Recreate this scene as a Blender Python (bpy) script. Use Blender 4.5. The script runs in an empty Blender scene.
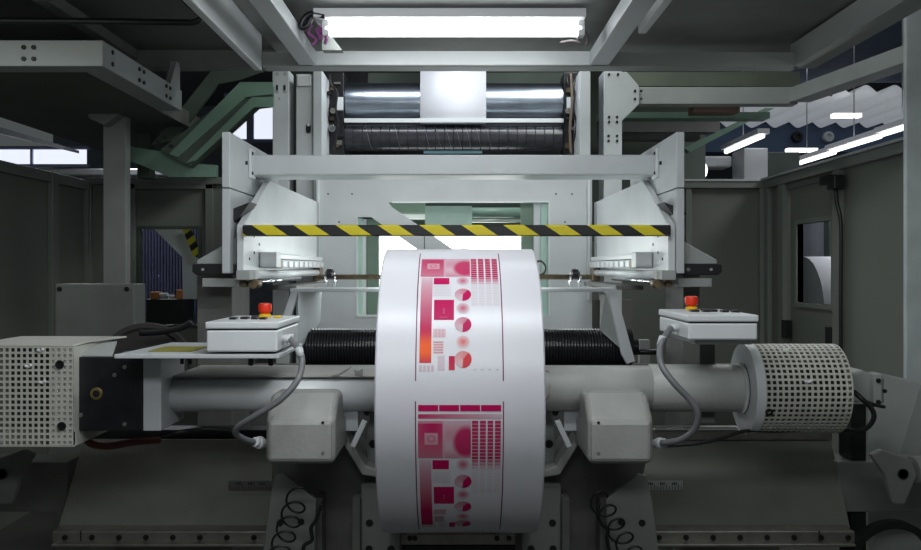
import bpy, bmesh, math, random
from mathutils import Vector, Matrix
random.seed(7)
C = bpy.context.scene
COL = bpy.context.collection
CX, CY, F, H = 458.0, 268.0, 900.0, 1.6
PI = math.pi

def V(px, py, Y): return Vector(((px-CX)/F*Y, Y, H+(CY-py)/F*Y))
def S(px, Y): return px/F*Y          # size of a run of pixels at a distance

# ---------------------------------------------------------------- materials
MATS = {}
def mat(name, col, rough=.5, metal=0, var=.12, scale=6, bump=.0, emit=None, es=0, trans=0, coat=0, bscale=60, alpha=1):
    if name in MATS: return MATS[name]
    m = bpy.data.materials.new(name); m.use_nodes = True
    nt = m.node_tree; b = nt.nodes['Principled BSDF']
    b.inputs['Roughness'].default_value = rough; b.inputs['Metallic'].default_value = metal
    b.inputs['Coat Weight'].default_value = coat
    tc = nt.nodes.new('ShaderNodeTexCoord')
    n = nt.nodes.new('ShaderNodeTexNoise'); n.inputs['Scale'].default_value = scale; n.inputs['Detail'].default_value = 6
    nt.links.new(tc.outputs['Object'], n.inputs['Vector'])
    r = nt.nodes.new('ShaderNodeValToRGB')
    r.color_ramp.elements[0].position = .3; r.color_ramp.elements[1].position = .7
    r.color_ramp.elements[0].color = tuple(c*(1-var) for c in col)+(1,)
    r.color_ramp.elements[1].color = tuple(min(1, c*(1+var)) for c in col)+(1,)
    nt.links.new(n.outputs['Fac'], r.inputs['Fac']); nt.links.new(r.outputs['Color'], b.inputs['Base Color'])
    if bump:
        n2 = nt.nodes.new('ShaderNodeTexNoise'); n2.inputs['Scale'].default_value = bscale
        nt.links.new(tc.outputs['Object'], n2.inputs['Vector'])
        bp = nt.nodes.new('ShaderNodeBump'); bp.inputs['Strength'].default_value = bump; bp.inputs['Distance'].default_value = .01
        nt.links.new(n2.outputs['Fac'], bp.inputs['Height']); nt.links.new(bp.outputs['Normal'], b.inputs['Normal'])
    if emit:
        b.inputs['Emission Color'].default_value = tuple(emit)+(1,); b.inputs['Emission Strength'].default_value = es
    if trans: b.inputs['Transmission Weight'].default_value = trans
    MATS[name] = m; return m

PL = mat('painted_steel_light', (.56,.585,.60), .42, 0, .05, 5, .05)
PW = mat('painted_steel_white', (.70,.725,.735), .35, 0, .04, 5, .04)
PG = mat('painted_steel_grey', (.36,.385,.37), .5, 0, .08, 5, .05)
PC = mat('cast_grey', (.34,.345,.325), .42, 0, .10, 9, .12, bscale=90)
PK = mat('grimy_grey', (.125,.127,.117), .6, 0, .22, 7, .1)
WL = mat('wall_panel_green_grey', (.19,.205,.18), .5, 0, .05, 1.5)
WF = mat('wall_frame_green_grey', (.23,.25,.225), .5, 0, .05, 2)
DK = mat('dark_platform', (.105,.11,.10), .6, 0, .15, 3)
BK = mat('black_plastic', (.012,.012,.013), .4, 0, .1)
BM = mat('black_metal', (.018,.018,.02), .35, .3, .3, 20)
ST = mat('brushed_steel', (.55,.56,.58), .28, 1, .08, 20)
RAILM = mat('worn_rail_steel', (.30,.29,.26), .4, .8, .15, 25)
CH = mat('chrome', (.8,.8,.82), .12, 1, .02)
GR = mat('green_painted_steel', (.17,.28,.215), .5, 0, .12, 5)
GD = mat('dark_green_grey', (.07,.095,.075), .6, 0, .15, 4)
BR = mat('brass', (.45,.33,.14), .35, .9, .1, 20)
BN = mat('brown_rod', (.16,.12,.07), .45, .5, .25, 40)
FP = mat('foot_paint', (.20,.205,.195), .5, 0, .1, 6)
RED = mat('red_plastic', (.75,.035,.008), .35, 0, .03)
YEL = mat('yellow_plastic', (.75,.50,.01), .45, 0, .05)
CBL = mat('grey_conduit', (.16,.165,.17), .4, 0, .06)
BLU = mat('hall_blue', (.10,.15,.25), .6, 0, .1, 1)
WHT = mat('white_plastic', (.78,.79,.80), .4, 0, .02)
CONC = mat('concrete_floor', (.10,.10,.095), .7, 0, .2, 2, .1)
PAP = mat('white_paper', (.67,.67,.71), .33, 0, .015, 4, .05, bscale=25)
CAGE = mat('cage_paint', (.52,.52,.46), .5, 0, .06, 14, .03)
ORG = mat('orange_plastic', (.55,.20,.05), .5)
PUR = mat('lilac_curtain', (.20,.20,.36), .6, 0, .1, 3)
GLS = mat('door_glass', (.9,.95,.95), .02, 0, 0, trans=1); GLS.node_tree.nodes['Principled BSDF'].inputs['IOR'].default_value = 1.02
TUBE = mat('lamp_glow', (1,1,1), .5, 0, 0, emit=(.93,.98,1), es=9)
TUBE2 = mat('hall_lamp_glow', (1,1,1), .5, 0, 0, emit=(.95,.98,1), es=2.2)
SKY = mat('skylight_glow', (.8,.8,.8), .5, 0, .1, emit=(.85,.92,1), es=.22)
WIN = mat('window_glow', (.9,.9,1), .5, 0, 0, emit=(.84,.88,1), es=.95)
GLOW = mat('added_panel_glow', (1,1,1), .5, 0, 0, emit=(.95,1,.98), es=5)

def stripes(name, c1, c2, ux, uz, per):
    m = bpy.data.materials.new(name); m.use_nodes = True; nt = m.node_tree; b = nt.nodes['Principled BSDF']
    tc = nt.nodes.new('ShaderNodeTexCoord'); dv = nt.nodes.new('ShaderNodeVectorMath'); dv.operation = 'DOT_PRODUCT'
    dv.inputs[1].default_value = (ux, 0, uz); nt.links.new(tc.outputs['Object'], dv.inputs[0])
    d = nt.nodes.new('ShaderNodeMath'); d.operation = 'DIVIDE'; d.inputs[1].default_value = per
    nt.links.new(dv.outputs['Value'], d.inputs[0])
    f = nt.nodes.new('ShaderNodeMath'); f.operation = 'FRACT'; nt.links.new(d.outputs[0], f.inputs[0])
    g = nt.nodes.new('ShaderNodeMath'); g.operation = 'GREATER_THAN'; g.inputs[1].default_value = .5; nt.links.new(f.outputs[0], g.inputs[0])
    mx = nt.nodes.new('ShaderNodeMix'); mx.data_type = 'RGBA'
    mx.inputs[6].default_value = c1+(1,); mx.inputs[7].default_value = c2+(1,)
    nt.links.new(g.outputs[0], mx.inputs[0]); nt.links.new(mx.outputs[2], b.inputs['Base Color'])
    b.inputs['Roughness'].default_value = .3
    return m

# ---------------------------------------------------------------- mesh helpers
def NB(): return bmesh.new()
def box(bm, x0, x1, y0, y1, z0, z1):
    if x0 > x1: x0, x1 = x1, x0
    if y0 > y1: y0, y1 = y1, y0
    if z0 > z1: z0, z1 = z1, z0
    v = [bm.verts.new((x, y, z)) for x in (x0, x1) for y in (y0, y1) for z in (z0, z1)]
    for f in ((0,1,3,2),(4,6,7,5),(0,4,5,1),(2,3,7,6),(0,2,6,4),(1,5,7,3)): bm.faces.new([v[i] for i in f])
    return bm
def pb(bm, px0, py0, px1, py1, Y, d):   # box whose front face covers this part of the view plane at distance Y
    a, b = V(px0, py0, Y), V(px1, py1, Y)
    return box(bm, a.x, b.x, Y, Y+d, a.z, b.z)
def prism(bm, pts, ext):
    ext = Vector(ext); a = [bm.verts.new(p) for p in pts]; b = [bm.verts.new(Vector(p)+ext) for p in pts]
    bm.faces.new(a); bm.faces.new(b[::-1]); n = len(pts)
    for i in range(n): bm.faces.new((a[i], b[i], b[(i+1)%n], a[(i+1)%n]))
    return bm
def pprism(bm, pix, Y, d): return prism(bm, [V(x, y, Y) for x, y in pix], (0, d, 0))
def frame_of(d):
    d = d.normalized(); u = d.cross(Vector((0,0,1)))
    if u.length < .01: u = Vector((1,0,0))
    u.normalize(); return u, d.cross(u).normalized()
def cyl(bm, a, b, r, n=24, r2=None):
    a, b = Vector(a), Vector(b); r2 = r if r2 is None else r2
    u, w = frame_of(b-a)
    A = [bm.verts.new(a+(u*math.cos(t)+w*math.sin(t))*r) for t in (2*PI*i/n for i in range(n))]
    B = [bm.verts.new(b+(u*math.cos(t)+w*math.sin(t))*r2) for t in (2*PI*i/n for i in range(n))]
    for i in range(n):
        f = bm.faces.new((A[i], A[(i+1)%n], B[(i+1)%n], B[i])); f.smooth = True
    bm.faces.new(A[::-1]); bm.faces.new(B); return bm
def lathe(bm, a, d, prof, n=32, ring=False):  # prof: list of (t along axis, radius)
    a, d = Vector(a), Vector(d).normalized(); u, w = frame_of(d); rings = []
    for t, r in prof:
        rings.append([bm.verts.new(a+d*t+(u*math.cos(q)+w*math.sin(q))*max(r, 1e-4)) for q in (2*PI*i/n for i in range(n))])
    for A, B in zip(rings, rings[1:]):
        for i in range(n): bm.faces.new((A[i], A[(i+1)%n], B[(i+1)%n], B[i]))
    if ring:
        for i in range(n): bm.faces.new((rings[-1][i], rings[-1][(i+1)%n], rings[0][(i+1)%n], rings[0][i]))
    else:
        bm.faces.new(rings[0][::-1]); bm.faces.new(rings[-1])
    return bm
def smoothpath(pts, k=6):
    pts = [Vector(p) for p in pts]; P = [pts[0]]+pts+[pts[-1]]; out = []
    for i in range(1, len(P)-2):
        for j in range(k):
            t = j/k; a, b, c, d = P[i-1], P[i], P[i+1], P[i+2]
            out.append(.5*((2*b)+(c-a)*t+(2*a-5*b+4*c-d)*t*t+(-a+3*b-3*c+d)*t**3))
    out.append(pts[-1]); return out
def tube(bm, pts, r, n=10, smooth=True):
    if smooth: pts = smoothpath(pts)
    pts = [Vector(p) for p in pts]; rings = []; prev = None
    for i, p in enumerate(pts):
        d = (pts[min(i+1, len(pts)-1)]-pts[max(i-1, 0)]).normalized()
        if prev is None: u, w = frame_of(d)
        else:
            u = (prev-d*prev.dot(d)).normalized(); w = d.cross(u)
        prev = u
        rings.append([bm.verts.new(p+(u*math.cos(q)+w*math.sin(q))*r) for q in (2*PI*k/n for k in range(n))])
    for A, B in zip(rings, rings[1:]):
        for k in range(n):
            f = bm.faces.new((A[k], A[(k+1)%n], B[(k+1)%n], B[k])); f.smooth = True
    bm.faces.new(rings[0][::-1]); bm.faces.new(rings[-1]); return bm
def perf(bm, nu, nv, f, hole=.64):  # perforated sheet: a grid of square holes; f(u,v) in cells
    g = {}
    def vert(u, v):
        k = (round(u, 3), round(v, 3))
        if k not in g: g[k] = bm.verts.new(f(u, v))
        return g[k]
    m = (1-hole)/2
    for i in range(nu):
        for j in range(nv):
            o = [vert(i, j), vert(i+1, j), vert(i+1, j+1), vert(i, j+1)]
            q = [vert(i+m, j+m), vert(i+1-m, j+m), vert(i+1-m, j+1-m), vert(i+m, j+1-m)]
            for k in range(4): bm.faces.new((o[k], o[(k+1)%4], q[(k+1)%4], q[k]))
    return bm

ROOT = {}
def obj(name, bm, m, parent=None, bev=0, solid=0, ang=False, kind=None, label=None):
    bmesh.ops.recalc_face_normals(bm, faces=bm.faces[:])
    if parent is not None:
        o0 = ROOT[parent.name]
    else:
        xs = [v.co for v in bm.verts]
        o0 = Vector((sum(v.x for v in xs)/len(xs), sum(v.y for v in xs)/len(xs), min(v.z for v in xs)))
    bmesh.ops.translate(bm, verts=bm.verts[:], vec=-o0)
    me = bpy.data.meshes.new(name); bm.to_mesh(me); bm.free()
    o = bpy.data.objects.new(name, me); COL.objects.link(o)
    for mm in (m if isinstance(m, (list, tuple)) else [m]): me.materials.append(mm)
    if parent is not None:
        o.parent = parent
    else: o.location = o0
    ROOT[o.name] = o0
    if ang:
        for p in me.polygons: p.use_smooth = True
        try: me.set_sharp_from_angle(angle=math.radians(35))
        except Exception: pass
    if solid:
        s = o.modifiers.new('s', 'SOLIDIFY'); s.thickness = solid; s.offset = 0
    if bev:
        b = o.modifiers.new('b', 'BEVEL'); b.width = bev; b.segments = 2; b.limit_method = 'ANGLE'; b.angle_limit = math.radians(40)
    if kind: o['kind'] = kind
    if label: o['label'] = label
    return o
def tag(o, label, cat, group=None):
    o['label'] = label; o['category'] = cat
    if group: o['group'] = group
    return o
def thing(name, label, cat, loc, group=None):
    o = bpy.data.objects.new(name, None); COL.objects.link(o); o.location = loc; o.empty_display_size = .05
    ROOT[o.name] = Vector(loc); return tag(o, label, cat, group)
def struct(name, bm, m, parent=None, **k):
    return obj(name, bm, m, parent, kind=None if parent else 'structure', **k)
def copytree(o, delta, parent=None):
    c = o.copy(); COL.objects.link(c)
    if parent is None: c.location = o.location+Vector(delta); ROOT[c.name] = ROOT[o.name]+Vector(delta)
    else: c.parent = parent; ROOT[c.name] = ROOT[parent.name]
    for ch in [q for q in bpy.data.objects if q.parent == o]: copytree(ch, delta, c)
    return c
def bolt(p, d, r, parent, name='bolt', m=None):
    d = Vector(d).normalized(); b = NB(); cyl(b, Vector(p)-d*.002, Vector(p)+d*r*.7, r, 6)
    return obj(name, b, m or BM, parent)
def hole(p, d, r, parent):       # a dark round socket
    d = Vector(d).normalized(); b = NB(); lathe(b, Vector(p)-d*.001, d, [(0, r), (.002, r), (.002, r*.75), (.0005, r*.7)], 16)
    return obj('bolt_socket', b, BK, parent)

# ================================================================= camera
cam = bpy.data.cameras.new('camera'); co = bpy.data.objects.new('camera', cam); COL.objects.link(co)
co.location = (0, 0, H); co.rotation_euler = (PI/2, 0, 0)
cam.sensor_width = 36; cam.lens = 36*F/921; cam.shift_x = (460.5-CX)/921; cam.shift_y = (CY-275)/921
cam.clip_start = .05; cam.clip_end = 100; C.camera = co
C.view_settings.view_transform = 'Standard'; C.view_settings.look = 'None'; C.view_settings.gamma = 1
C.view_settings.exposure = 0
C.view_settings.use_curve_mapping = False

# ================================================================= setting
struct('floor', box(NB(), -9, 12, -1, 22, -.1, 0), CONC)
# hall shell
struct('ceiling', box(NB(), -9, 12, -1, 22, 5.2, 5.3), mat('hall_ceiling', (.09,.095,.10), .7))
b = NB(); box(b, -9, 12, 20, 20.1, 0, 5.2); struct('wall_hall_far', b, mat('hall_far_wall', (.13,.15,.17), .7))
# left cabin wall
XL, XR, YB, ZT = -2.8, 2.33, 6.8, H+.655
def YL(px): return abs(XL)*F/abs(px-CX)
def YR(px): return XR*F/abs(px-CX)
b = NB(); box(b, XL-.06, XL, 1.2, YB, 0, ZT)
wl = struct('wall_left', b, WL)
b = NB()
for p in (-60, 51, 86): y = YL(p); box(b, XL, XL+.035, y-.05, y+.05, 0, ZT-.0)
box(b, XL, XL+.03, 1.2, YB, ZT-.07, ZT)
obj('panel_frame', b, WF, wl, bev=.004)
# back wall left : panels around an opening with a window
def zpy(py, Y): return H+(CY-py)/F*Y
b = NB()
pb(b, 84, 182, 140, 520, YB, .06); pb(b, 198, 182, 225, 520, YB, .06); pb(b, 140, 182, 198, 228, YB, .06); pb(b, 140, 326, 198, 520, YB, .06)
wbl = struct('wall_back_left', b, WL)
b = NB(); pb(b, 84, 177, 225, 184, YB-.05, .1); pb(b, 86, 184, 91, 520, YB-.04, .04); pb(b, 129, 184, 135, 520, YB-.05, .05); pb(b, 205, 184, 213, 520, YB-.05, .05); pb(b, 129, 184, 213, 189, YB-.05, .05)
obj('panel_frame', b, WF, wbl, bev=.004)
b = NB()
pb(b, 137, 226, 201, 229, YB-.02, .06); pb(b, 137, 229, 140, 328, YB-.02, .06); pb(b, 198, 229, 201, 328, YB-.02, .06); pb(b, 140, 325, 198, 328, YB-.02, .06)
w1 = struct('window_1', b, GD, bev=.003)
b = NB(); pb(b, 140, 229, 198, 325, YB+.03, .004); obj('window_pane', b, GLS, w1)
# back wall right
b = NB(); pb(b, 670, 184, 768, 520, YB, .06); wbr = struct('wall_back_right', b, WL)
b = NB(); pb(b, 670, 180, 770, 188, YB-.05, .1); pb(b, 686, 188, 692, 520, YB-.04, .04); pb(b, 760, 188, 767, 520, YB-.05, .05)
obj('panel_frame', b, WF, wbr, bev=.004)
b = NB(); pb(b, 668, 179, 770, 181, YB-.06, .12); obj('top_cap', b, PL, wbr)
b = NB(); box(b, -.9, 1.6, YB, YB+.06, 0, H+.2); struct('wall_back_middle', b, WL)
# right cabin wall with the door
yd0, yd1 = YR(838), YR(789)
b = NB(); box(b, XR, XR+.06, 1.2, yd0-.03, 0, ZT); box(b, XR, XR+.06, yd1+.03, YB, 0, ZT); box(b, XR, XR+.06, yd0-.03, yd1+.03, ZT-.10, ZT)
wr = struct('wall_right', b, WL)
b = NB(); box(b, XR-.04, XR+.02, 1.2, YB, ZT-.06, ZT)
for y in (YR(770), YR(785), YR(841)): box(b, XR-.035, XR, y-.05, y+.05, 0, ZT-.06)
obj('panel_frame', b, WF, wr, bev=.004)
b = NB(); box(b, XR-.06, XR+.05, 1.2, YB, ZT, ZT+.015); obj('top_cap', b, PL, wr)
wy0, wy1, wz0, wz1 = 5.62, 6.2, H-.235, H+.30
b = NB(); X0, X1 = XR+.01, XR+.05
box(b, X0, X1, yd0, wy0, .02, ZT-.1); box(b, X0, X1, wy1, yd1, .02, ZT-.1); box(b, X0, X1, wy0, wy1, .02, wz0); box(b, X0, X1, wy0, wy1, wz1, ZT-.1)
dr = struct('door_1', b, WL)
b = NB()
for a in ((wy0-.03, wy0, wz0-.03, wz1+.03), (wy1, wy1+.03, wz0-.03, wz1+.03), (wy0, wy1, wz0-.03, wz0), (wy0, wy1, wz1, wz1+.03)): box(b, X0-.012, X1, a[0], a[1], a[2], a[3])
obj('window_frame', b, WF, dr)
b = NB(); box(b, X0+.015, X0+.02, wy0, wy1, wz0, wz1); obj('window_pane', b, GLS, dr)
for y in (yd0+.04, yd1-.02):
    b = NB(); box(b, XR-.05, XR-.0, y-.035, y+.035, zpy(345 if y < 6 else 338, y), zpy(327 if y < 6 else 320, y)); obj('hinge', b, BK, wr, bev=.004)
# door switch with cable
t = thing('door_switch', 'black safety switch with a cable at the top of the right hand door', 'switch', (XR-.06, 5.45, H+.45))
b = NB(); y = 5.45; box(b, XR-.09, XR-.03, y-.09, y+.02, zpy(190, y), zpy(176, y)); box(b, XR-.08, XR-.03, y+.03, y+.16, zpy(183, y), zpy(174, y)); box(b, XR-.07, XR-.04, y-.03, y+.04, zpy(181, y), zpy(178, y)); obj('switch_body', b, BK, t, bev=.006)
b = NB(); tube(b, [(XR-.06, y-.04, zpy(190, y)), (XR-.055, y-.05, zpy(205, y)), (XR-.05, y-.09, zpy(225, y)), (XR-.05, y-.09, zpy(280, y)), (XR-.05, y-.09, zpy(350, y)), (XR-.05, y-.09, zpy(470, y))], .012); obj('cable', b, BK, t)

# near pillar on the right
Yp = 4.2
b = NB(); pb(b, 906, -80, 960, 388, Yp, .03); o = obj('column', b, mat('pillar_paint', (.5,.54,.55), .5), bev=.006)
tag(o, 'tall pale grey steel pillar at the right edge of the picture', 'column')

# ================================================================= hall beyond the cabin
def hall_tube(name, pa, pb_, z, r, label, group):
    # lamp hanging at height z over the view line of two pixels
    Ya = z*F/(CY-pa[1]); Yb = z*F/(CY-pb_[1]); x = ((pa[0]-CX)/F*Ya+(pb_[0]-CX)/F*Yb)/2
    t = thing(name, label, 'lamp', (x, (Ya+Yb)/2, H+z), group)
    b = NB(); cyl(b, (x, Ya, H+z), (x, Yb, H+z), r, 12); obj('lamp_tube', b, TUBE2, t)
    b = NB(); box(b, x-.06, x+.06, min(Ya, Yb)-.02, max(Ya, Yb)+.02, H+z+r, H+z+r+.05); obj('lamp_housing', b, WHT, t)
    b = NB(); cyl(b, (x, (Ya+Yb)/2, H+z+.05), (x, (Ya+Yb)/2, 5.2), .006, 6); obj('hanging_wire', b, ST, t)
hall_tube('hanging_tube_lamp', (725, 152), (764, 136), 1.3, .022, 'single glowing tube lamp hanging left of the tube row, above the back cabin wall', None)
rows = [((787, 168.5), (830, 152.5), 'farthest and dimmest tube of the lamp row above the right wall'), ((832, 152), (879, 136.5), 'middle tube of the lamp row above the right wall'), ((882, 135.2), (925, 121), 'nearest tube of the lamp row, beside the right pillar')]
for a, c, l in rows: hall_tube('hanging_tube_lamp', a, c, 1.3, .022, l, 'row of tube lamps above the right wall')
# corrugated skylight
b = NB(); n = 400; xs = [4.2+i*(5.6)/n for i in range(n+1)]; z0 = H+2.62
A = [b.verts.new((x, 16.4, z0+.06*math.sin(x*2*PI/.42))) for i, x in enumerate(xs)]; B = [b.verts.new((x, 13.2, z0+.06*math.sin(x*2*PI/.42))) for i, x in enumerate(xs)]
for i in range(n): b.faces.new((A[i], A[i+1], B[i+1], B[i]))
o = obj('corrugated_skylight', b, SKY, solid=.01, ang=True); tag(o, 'bright corrugated skylight sheets in the hall roof at upper right', 'skylight')
for i, (px, d) in enumerate(((735, 0), (850, 0))):
    pass
b = NB(); box(b, 1.6, 11.5, 5, 13.2, H+2.72, H+2.76); tag(obj('roof_sheet', b, mat('roof_blue', (.11,.15,.23), .7)), 'dark blue roof sheet in front of the corrugated skylight', 'roof')
b = NB(); box(b, 3.5, 12, 16.5, 16.8, H+(CY-152)/F*16.5, H+(CY-124)/F*16.5); o = obj('roof_girder', b, BLU); tag(o, 'blue painted roof girder under the corrugated skylight', 'beam')
for k, (px, py, c) in enumerate(((797, 137, BK), (828, 137, PW))):
    p = V(px, py, 16.45); b = NB(); lathe(b, p+Vector((0, .04, 0)), (0,-1,0), [(0, .10), (.08, .10), (.10, .085), (.10, .05), (.06, .04)], 20); o = obj('round_vent', b, c)
    tag(o, ('dark' if k == 0 else 'white')+' round vent on the blue roof girder', 'vent')
b = NB(); pb(b, 744, 148, 768, 424, 9.2, .4); o = obj('white_cabinet', b, PW, bev=.01); tag(o, 'white cabinet rising behind the back right corner of the cabin', 'cabinet')
b = NB(); pb(b, 688, 156, 732, 167, 9.4, .3); o = obj('horizontal_duct', b, PL, bev=.02); tag(o, 'pale horizontal duct beyond the right end of the main cross beam', 'duct')
b = NB(); pb(b, 768, 152, 800, 176, 9.6, .4); o = obj('switch_cabinet', b, GD, bev=.01); tag(o, 'dark switch cabinet right of the white cabinet beyond the wall', 'cabinet')
for k, (q, l) in enumerate((((731, 113, 760, 117), 'left'), ((834, 113, 862, 117), 'right'), ((788, 148, 818, 151.5), 'lower'))):
    b = NB(); pb(b, q[0], q[1], q[2], q[3], 13+k*.1, .12); t = obj('flat_ceiling_lamp', b, TUBE2)
    tag(t, ['flat glowing hall lamp above the single tube lamp', 'flat glowing hall lamp just under the skylight on the right', 'flat glowing hall lamp under the round vents'][k], 'lamp', 'flat lamps in the hall')
b = NB(); p = V(693, 170, 9.0); lathe(b, p, (.35,-1,-.3), [(0, .03), (.05, .10), (.09, .11), (.09, .09)], 20); o = obj('flood_lamp', b, TUBE2); tag(o, 'small glowing round flood lamp right of the side frame', 'lamp')
# far windows on the left
for k, (q, l) in enumerate((((-40, 149, 86, 164), 'long bright window strip over the left wall'), ((226, 96, 276, 139), 'bright window between the green channel and the left column'))):
    Yw = 14
    b = NB(); pb(b, q[0], q[1], q[2], q[3], Yw, .03); w = struct('window_%d' % (k+2), b, WIN)
    b = NB()
    for x in ((246.5,) if k else (-20, 30)): pb(b, x, q[1], x+(7 if k else 2), q[3], Yw-.06, .05)
    pb(b, q[0]-2, q[1]-3, q[2]+2, q[1], Yw-.08, .1); pb(b, q[0]-2, q[3], q[2]+2, q[3]+3, Yw-.08, .1)
    obj('window_frame', b, mat('window_frame_blue', (.25,.27,.40), .5), w)
b = NB(); pb(b, 20, 168, 165, 176, 11, .3); o = obj('silver_duct', b, ST, bev=.02); tag(o, 'silver horizontal duct under the left window strip', 'duct')
b = NB(); prism(b, [V(-30, 118, 10), V(64, 146, 10), V(64, 149, 10), V(-30, 126, 10)], (0, .4, 0)); o = obj('sloping_duct', b, ST); tag(o, 'sloping silver duct above the left window strip', 'duct')
# things seen through the windows
b = NB(); n = 40
for i in range(n):
    x0 = -3.6+i*.03; box(b, x0, x0+.02, 8.9, 8.93+.02*(i % 2), H-.45, H+.8)
box(b, -3.6, -2.4, 8.93, 8.96, H-.45, H+.8)
tag(obj('strip_curtain', b, PUR), 'lilac slatted curtain seen through the left window', 'curtain')
b = NB(); pb(b, 146, 299, 184, 420, 8.0, .3); tag(obj('machine_cabinet', b, BK, bev=.01), 'black machine cabinet seen through the left window', 'cabinet')
for k, (x0, x1) in enumerate(((150, 158), (176, 184))):
    b = NB(); pb(b, x0, 290 if k else 292, x1, 299, 8.02, .12); tag(obj('parts_box', b, ORG, bev=.004), ['orange box at the left end of the black cabinet top', 'orange box at the right end of the black cabinet top'][k], 'box', 'orange boxes on the black cabinet')
b = NB(); cyl(b, V(163, 299, 8.1), V(163, 293, 8.1), .05, 16); tag(obj('metal_cup', b, PW), 'taller pale cup between the orange boxes', 'cup')
b = NB(); cyl(b, V(170, 299, 8.1), V(170, 295, 8.1), .04, 16); tag(obj('metal_cup', b, PW), 'lower pale cup between the orange boxes', 'cup')
b = NB(); prism(b, [V(x, y, 7.6) for x, y in ((153, 228), (182, 228), (196, 256), (196, 299), (183, 299), (182, 257))], (0, .05, 0)); tag(obj('sloping_guard', b, PW), 'white sloping guard plate behind the left window glass', 'guard')
hz2 = stripes('hazard_stripes_small', (.012,.012,.012), (.55,.48,.02), 1, -1.3, .16)
b = NB(); prism(b, [V(x, y, 7.5) for x, y in ((182, 228), (190, 228), (199, 250), (199, 258), (193, 256))], (0, .03, 0)); tag(obj('hazard_strip', b, hz2), 'slanted black and yellow strip behind the left window', 'hazard tape')
b = NB(); box(b, 3.6, 3.65, 4.5, 15, 0, H+1.0); tag(obj('outer_panel', b, mat('outer_white', (.5,.5,.56), .5)), 'pale panel beyond the right door window', 'panel')
b = NB(); cyl(b, (2.7, 7.05, H-.33), (3.35, 7.05, H-.33), .42, 40); tag(obj('reel_of_paper', b, PAP), 'white paper reel standing outside the door window', 'paper reel')
b = NB(); box(b, 3.3, 3.4, 8.0, 8.12, 0, H+.9); tag(obj('dark_post', b, GD), 'dark upright post seen through the door window', 'post')

# ================================================================= platforms and upper frame
# left platform
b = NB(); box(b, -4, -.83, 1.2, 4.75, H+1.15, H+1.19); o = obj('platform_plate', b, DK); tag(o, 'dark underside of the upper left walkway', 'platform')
b = NB(); box(b, -4, -.83, 4.75, 4.85, H+1.06, H+1.19); o = obj('platform_beam', b, mat('platform_edge', (.16,.17,.155), .55)); tag(o, 'dull grey cross beam at the back edge of the upper left walkway', 'beam')
b = NB(); prism(b, [(-1.75, 3.7, H+1.10), (-1.69, 3.7, H+1.10), (-1.69, 4.75, H+1.10), (-1.75, 4.75, H+1.10)], (0, 0, .05)); tag(obj('platform_rib', b, mat('platform_edge', (1,1,1))), 'thin rib under the upper left walkway plate', 'beam')
b = NB(); Yq = 3.6
tube(b, [V(-60, 20, Yq), V(80, 21, Yq), V(178, 22.5, Yq), V(194, 22, Yq), V(201, 18, Yq), V(199, 12, Yq), V(190, 5, Yq), V(172, -12, Yq)], .013)
tag(obj('black_pipe', b, BK), 'thin black pipe with a bend under the upper left walkway', 'pipe')
# left box girder (L shaped frame with bolts) and its dark deck
t = thing('box_girder', 'pale grey L shaped girder with bolt heads hanging at upper left', 'girder', (-1.46, 3.7, H+.83))
b = NB(); box(b, -3.2, -1.46, 3.7, 3.82, H+.83, H+.937); box(b, -1.58, -1.46, 3.82, 4.76, H+.83, H+.937); obj('girder_beam', b, PG, t, bev=.004)
for x in (24, 34):
    for y in (47.5, 59): bolt(V(x, y, 3.7), (0,-1,0), .010, t)
for yy in (3.8, 4.12, 4.18, 4.5, 4.56):
    for dz in (.03, .08): bolt((-1.46, yy, H+.83+dz), (1,0,0), .010, t)
b = NB(); prism(b, [(-1.47, 4.60, H+.94), (-1.47, 4.76, H+.94), (-1.47, 4.76, H+1.08), (-1.47, 4.70, H+1.08)], (-.03, 0, 0)); obj('end_gusset', b, PG, t)
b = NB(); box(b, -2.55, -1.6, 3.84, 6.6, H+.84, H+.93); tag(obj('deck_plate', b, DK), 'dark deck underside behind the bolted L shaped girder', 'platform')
b = NB(); pprism(b, [(85, 94), (108, 88), (128, 106), (103, 125), (88, 118)], 4.9, .1); tag(obj('motor_bracket', b, mat('bracket_grey', (.20,.21,.2), .5), bev=.01), 'small grey bracket above the left post', 'bracket')
b = NB(); pprism(b, [(62, 84), (88, 82), (92, 118), (66, 112)], 5.0, .25); tag(obj('junction_box', b, BM, bev=.01), 'dark junction box under the left deck', 'box')
# left post, cabinet
b = NB(); pb(b, 103, 112, 126, 560, 5.0, .07); tag(obj('post', b, mat('post_paint', (.25,.26,.25), .5), bev=.004), 'grey square post standing in front of the left window wall', 'post')
b = NB(); pb(b, 137, 100, 150, 178, 5.6, .1); tag(obj('post', b, GD, bev=.004), 'dark green post stub under the left girder end', 'post')
t = thing('low_cabinet', 'low grey cabinet with two screws below the left window', 'cabinet', V(100, 560, 4.3))
b = NB(); pb(b, 55, 284, 134, 560, 4.3, .16); obj('cabinet_body', b, mat('cabinet_grey', (.17,.18,.165), .5), t, bev=.006)
for x in (60, 127): bolt(V(x, 289, 4.3), (0,-1,0), .012, t)
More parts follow.
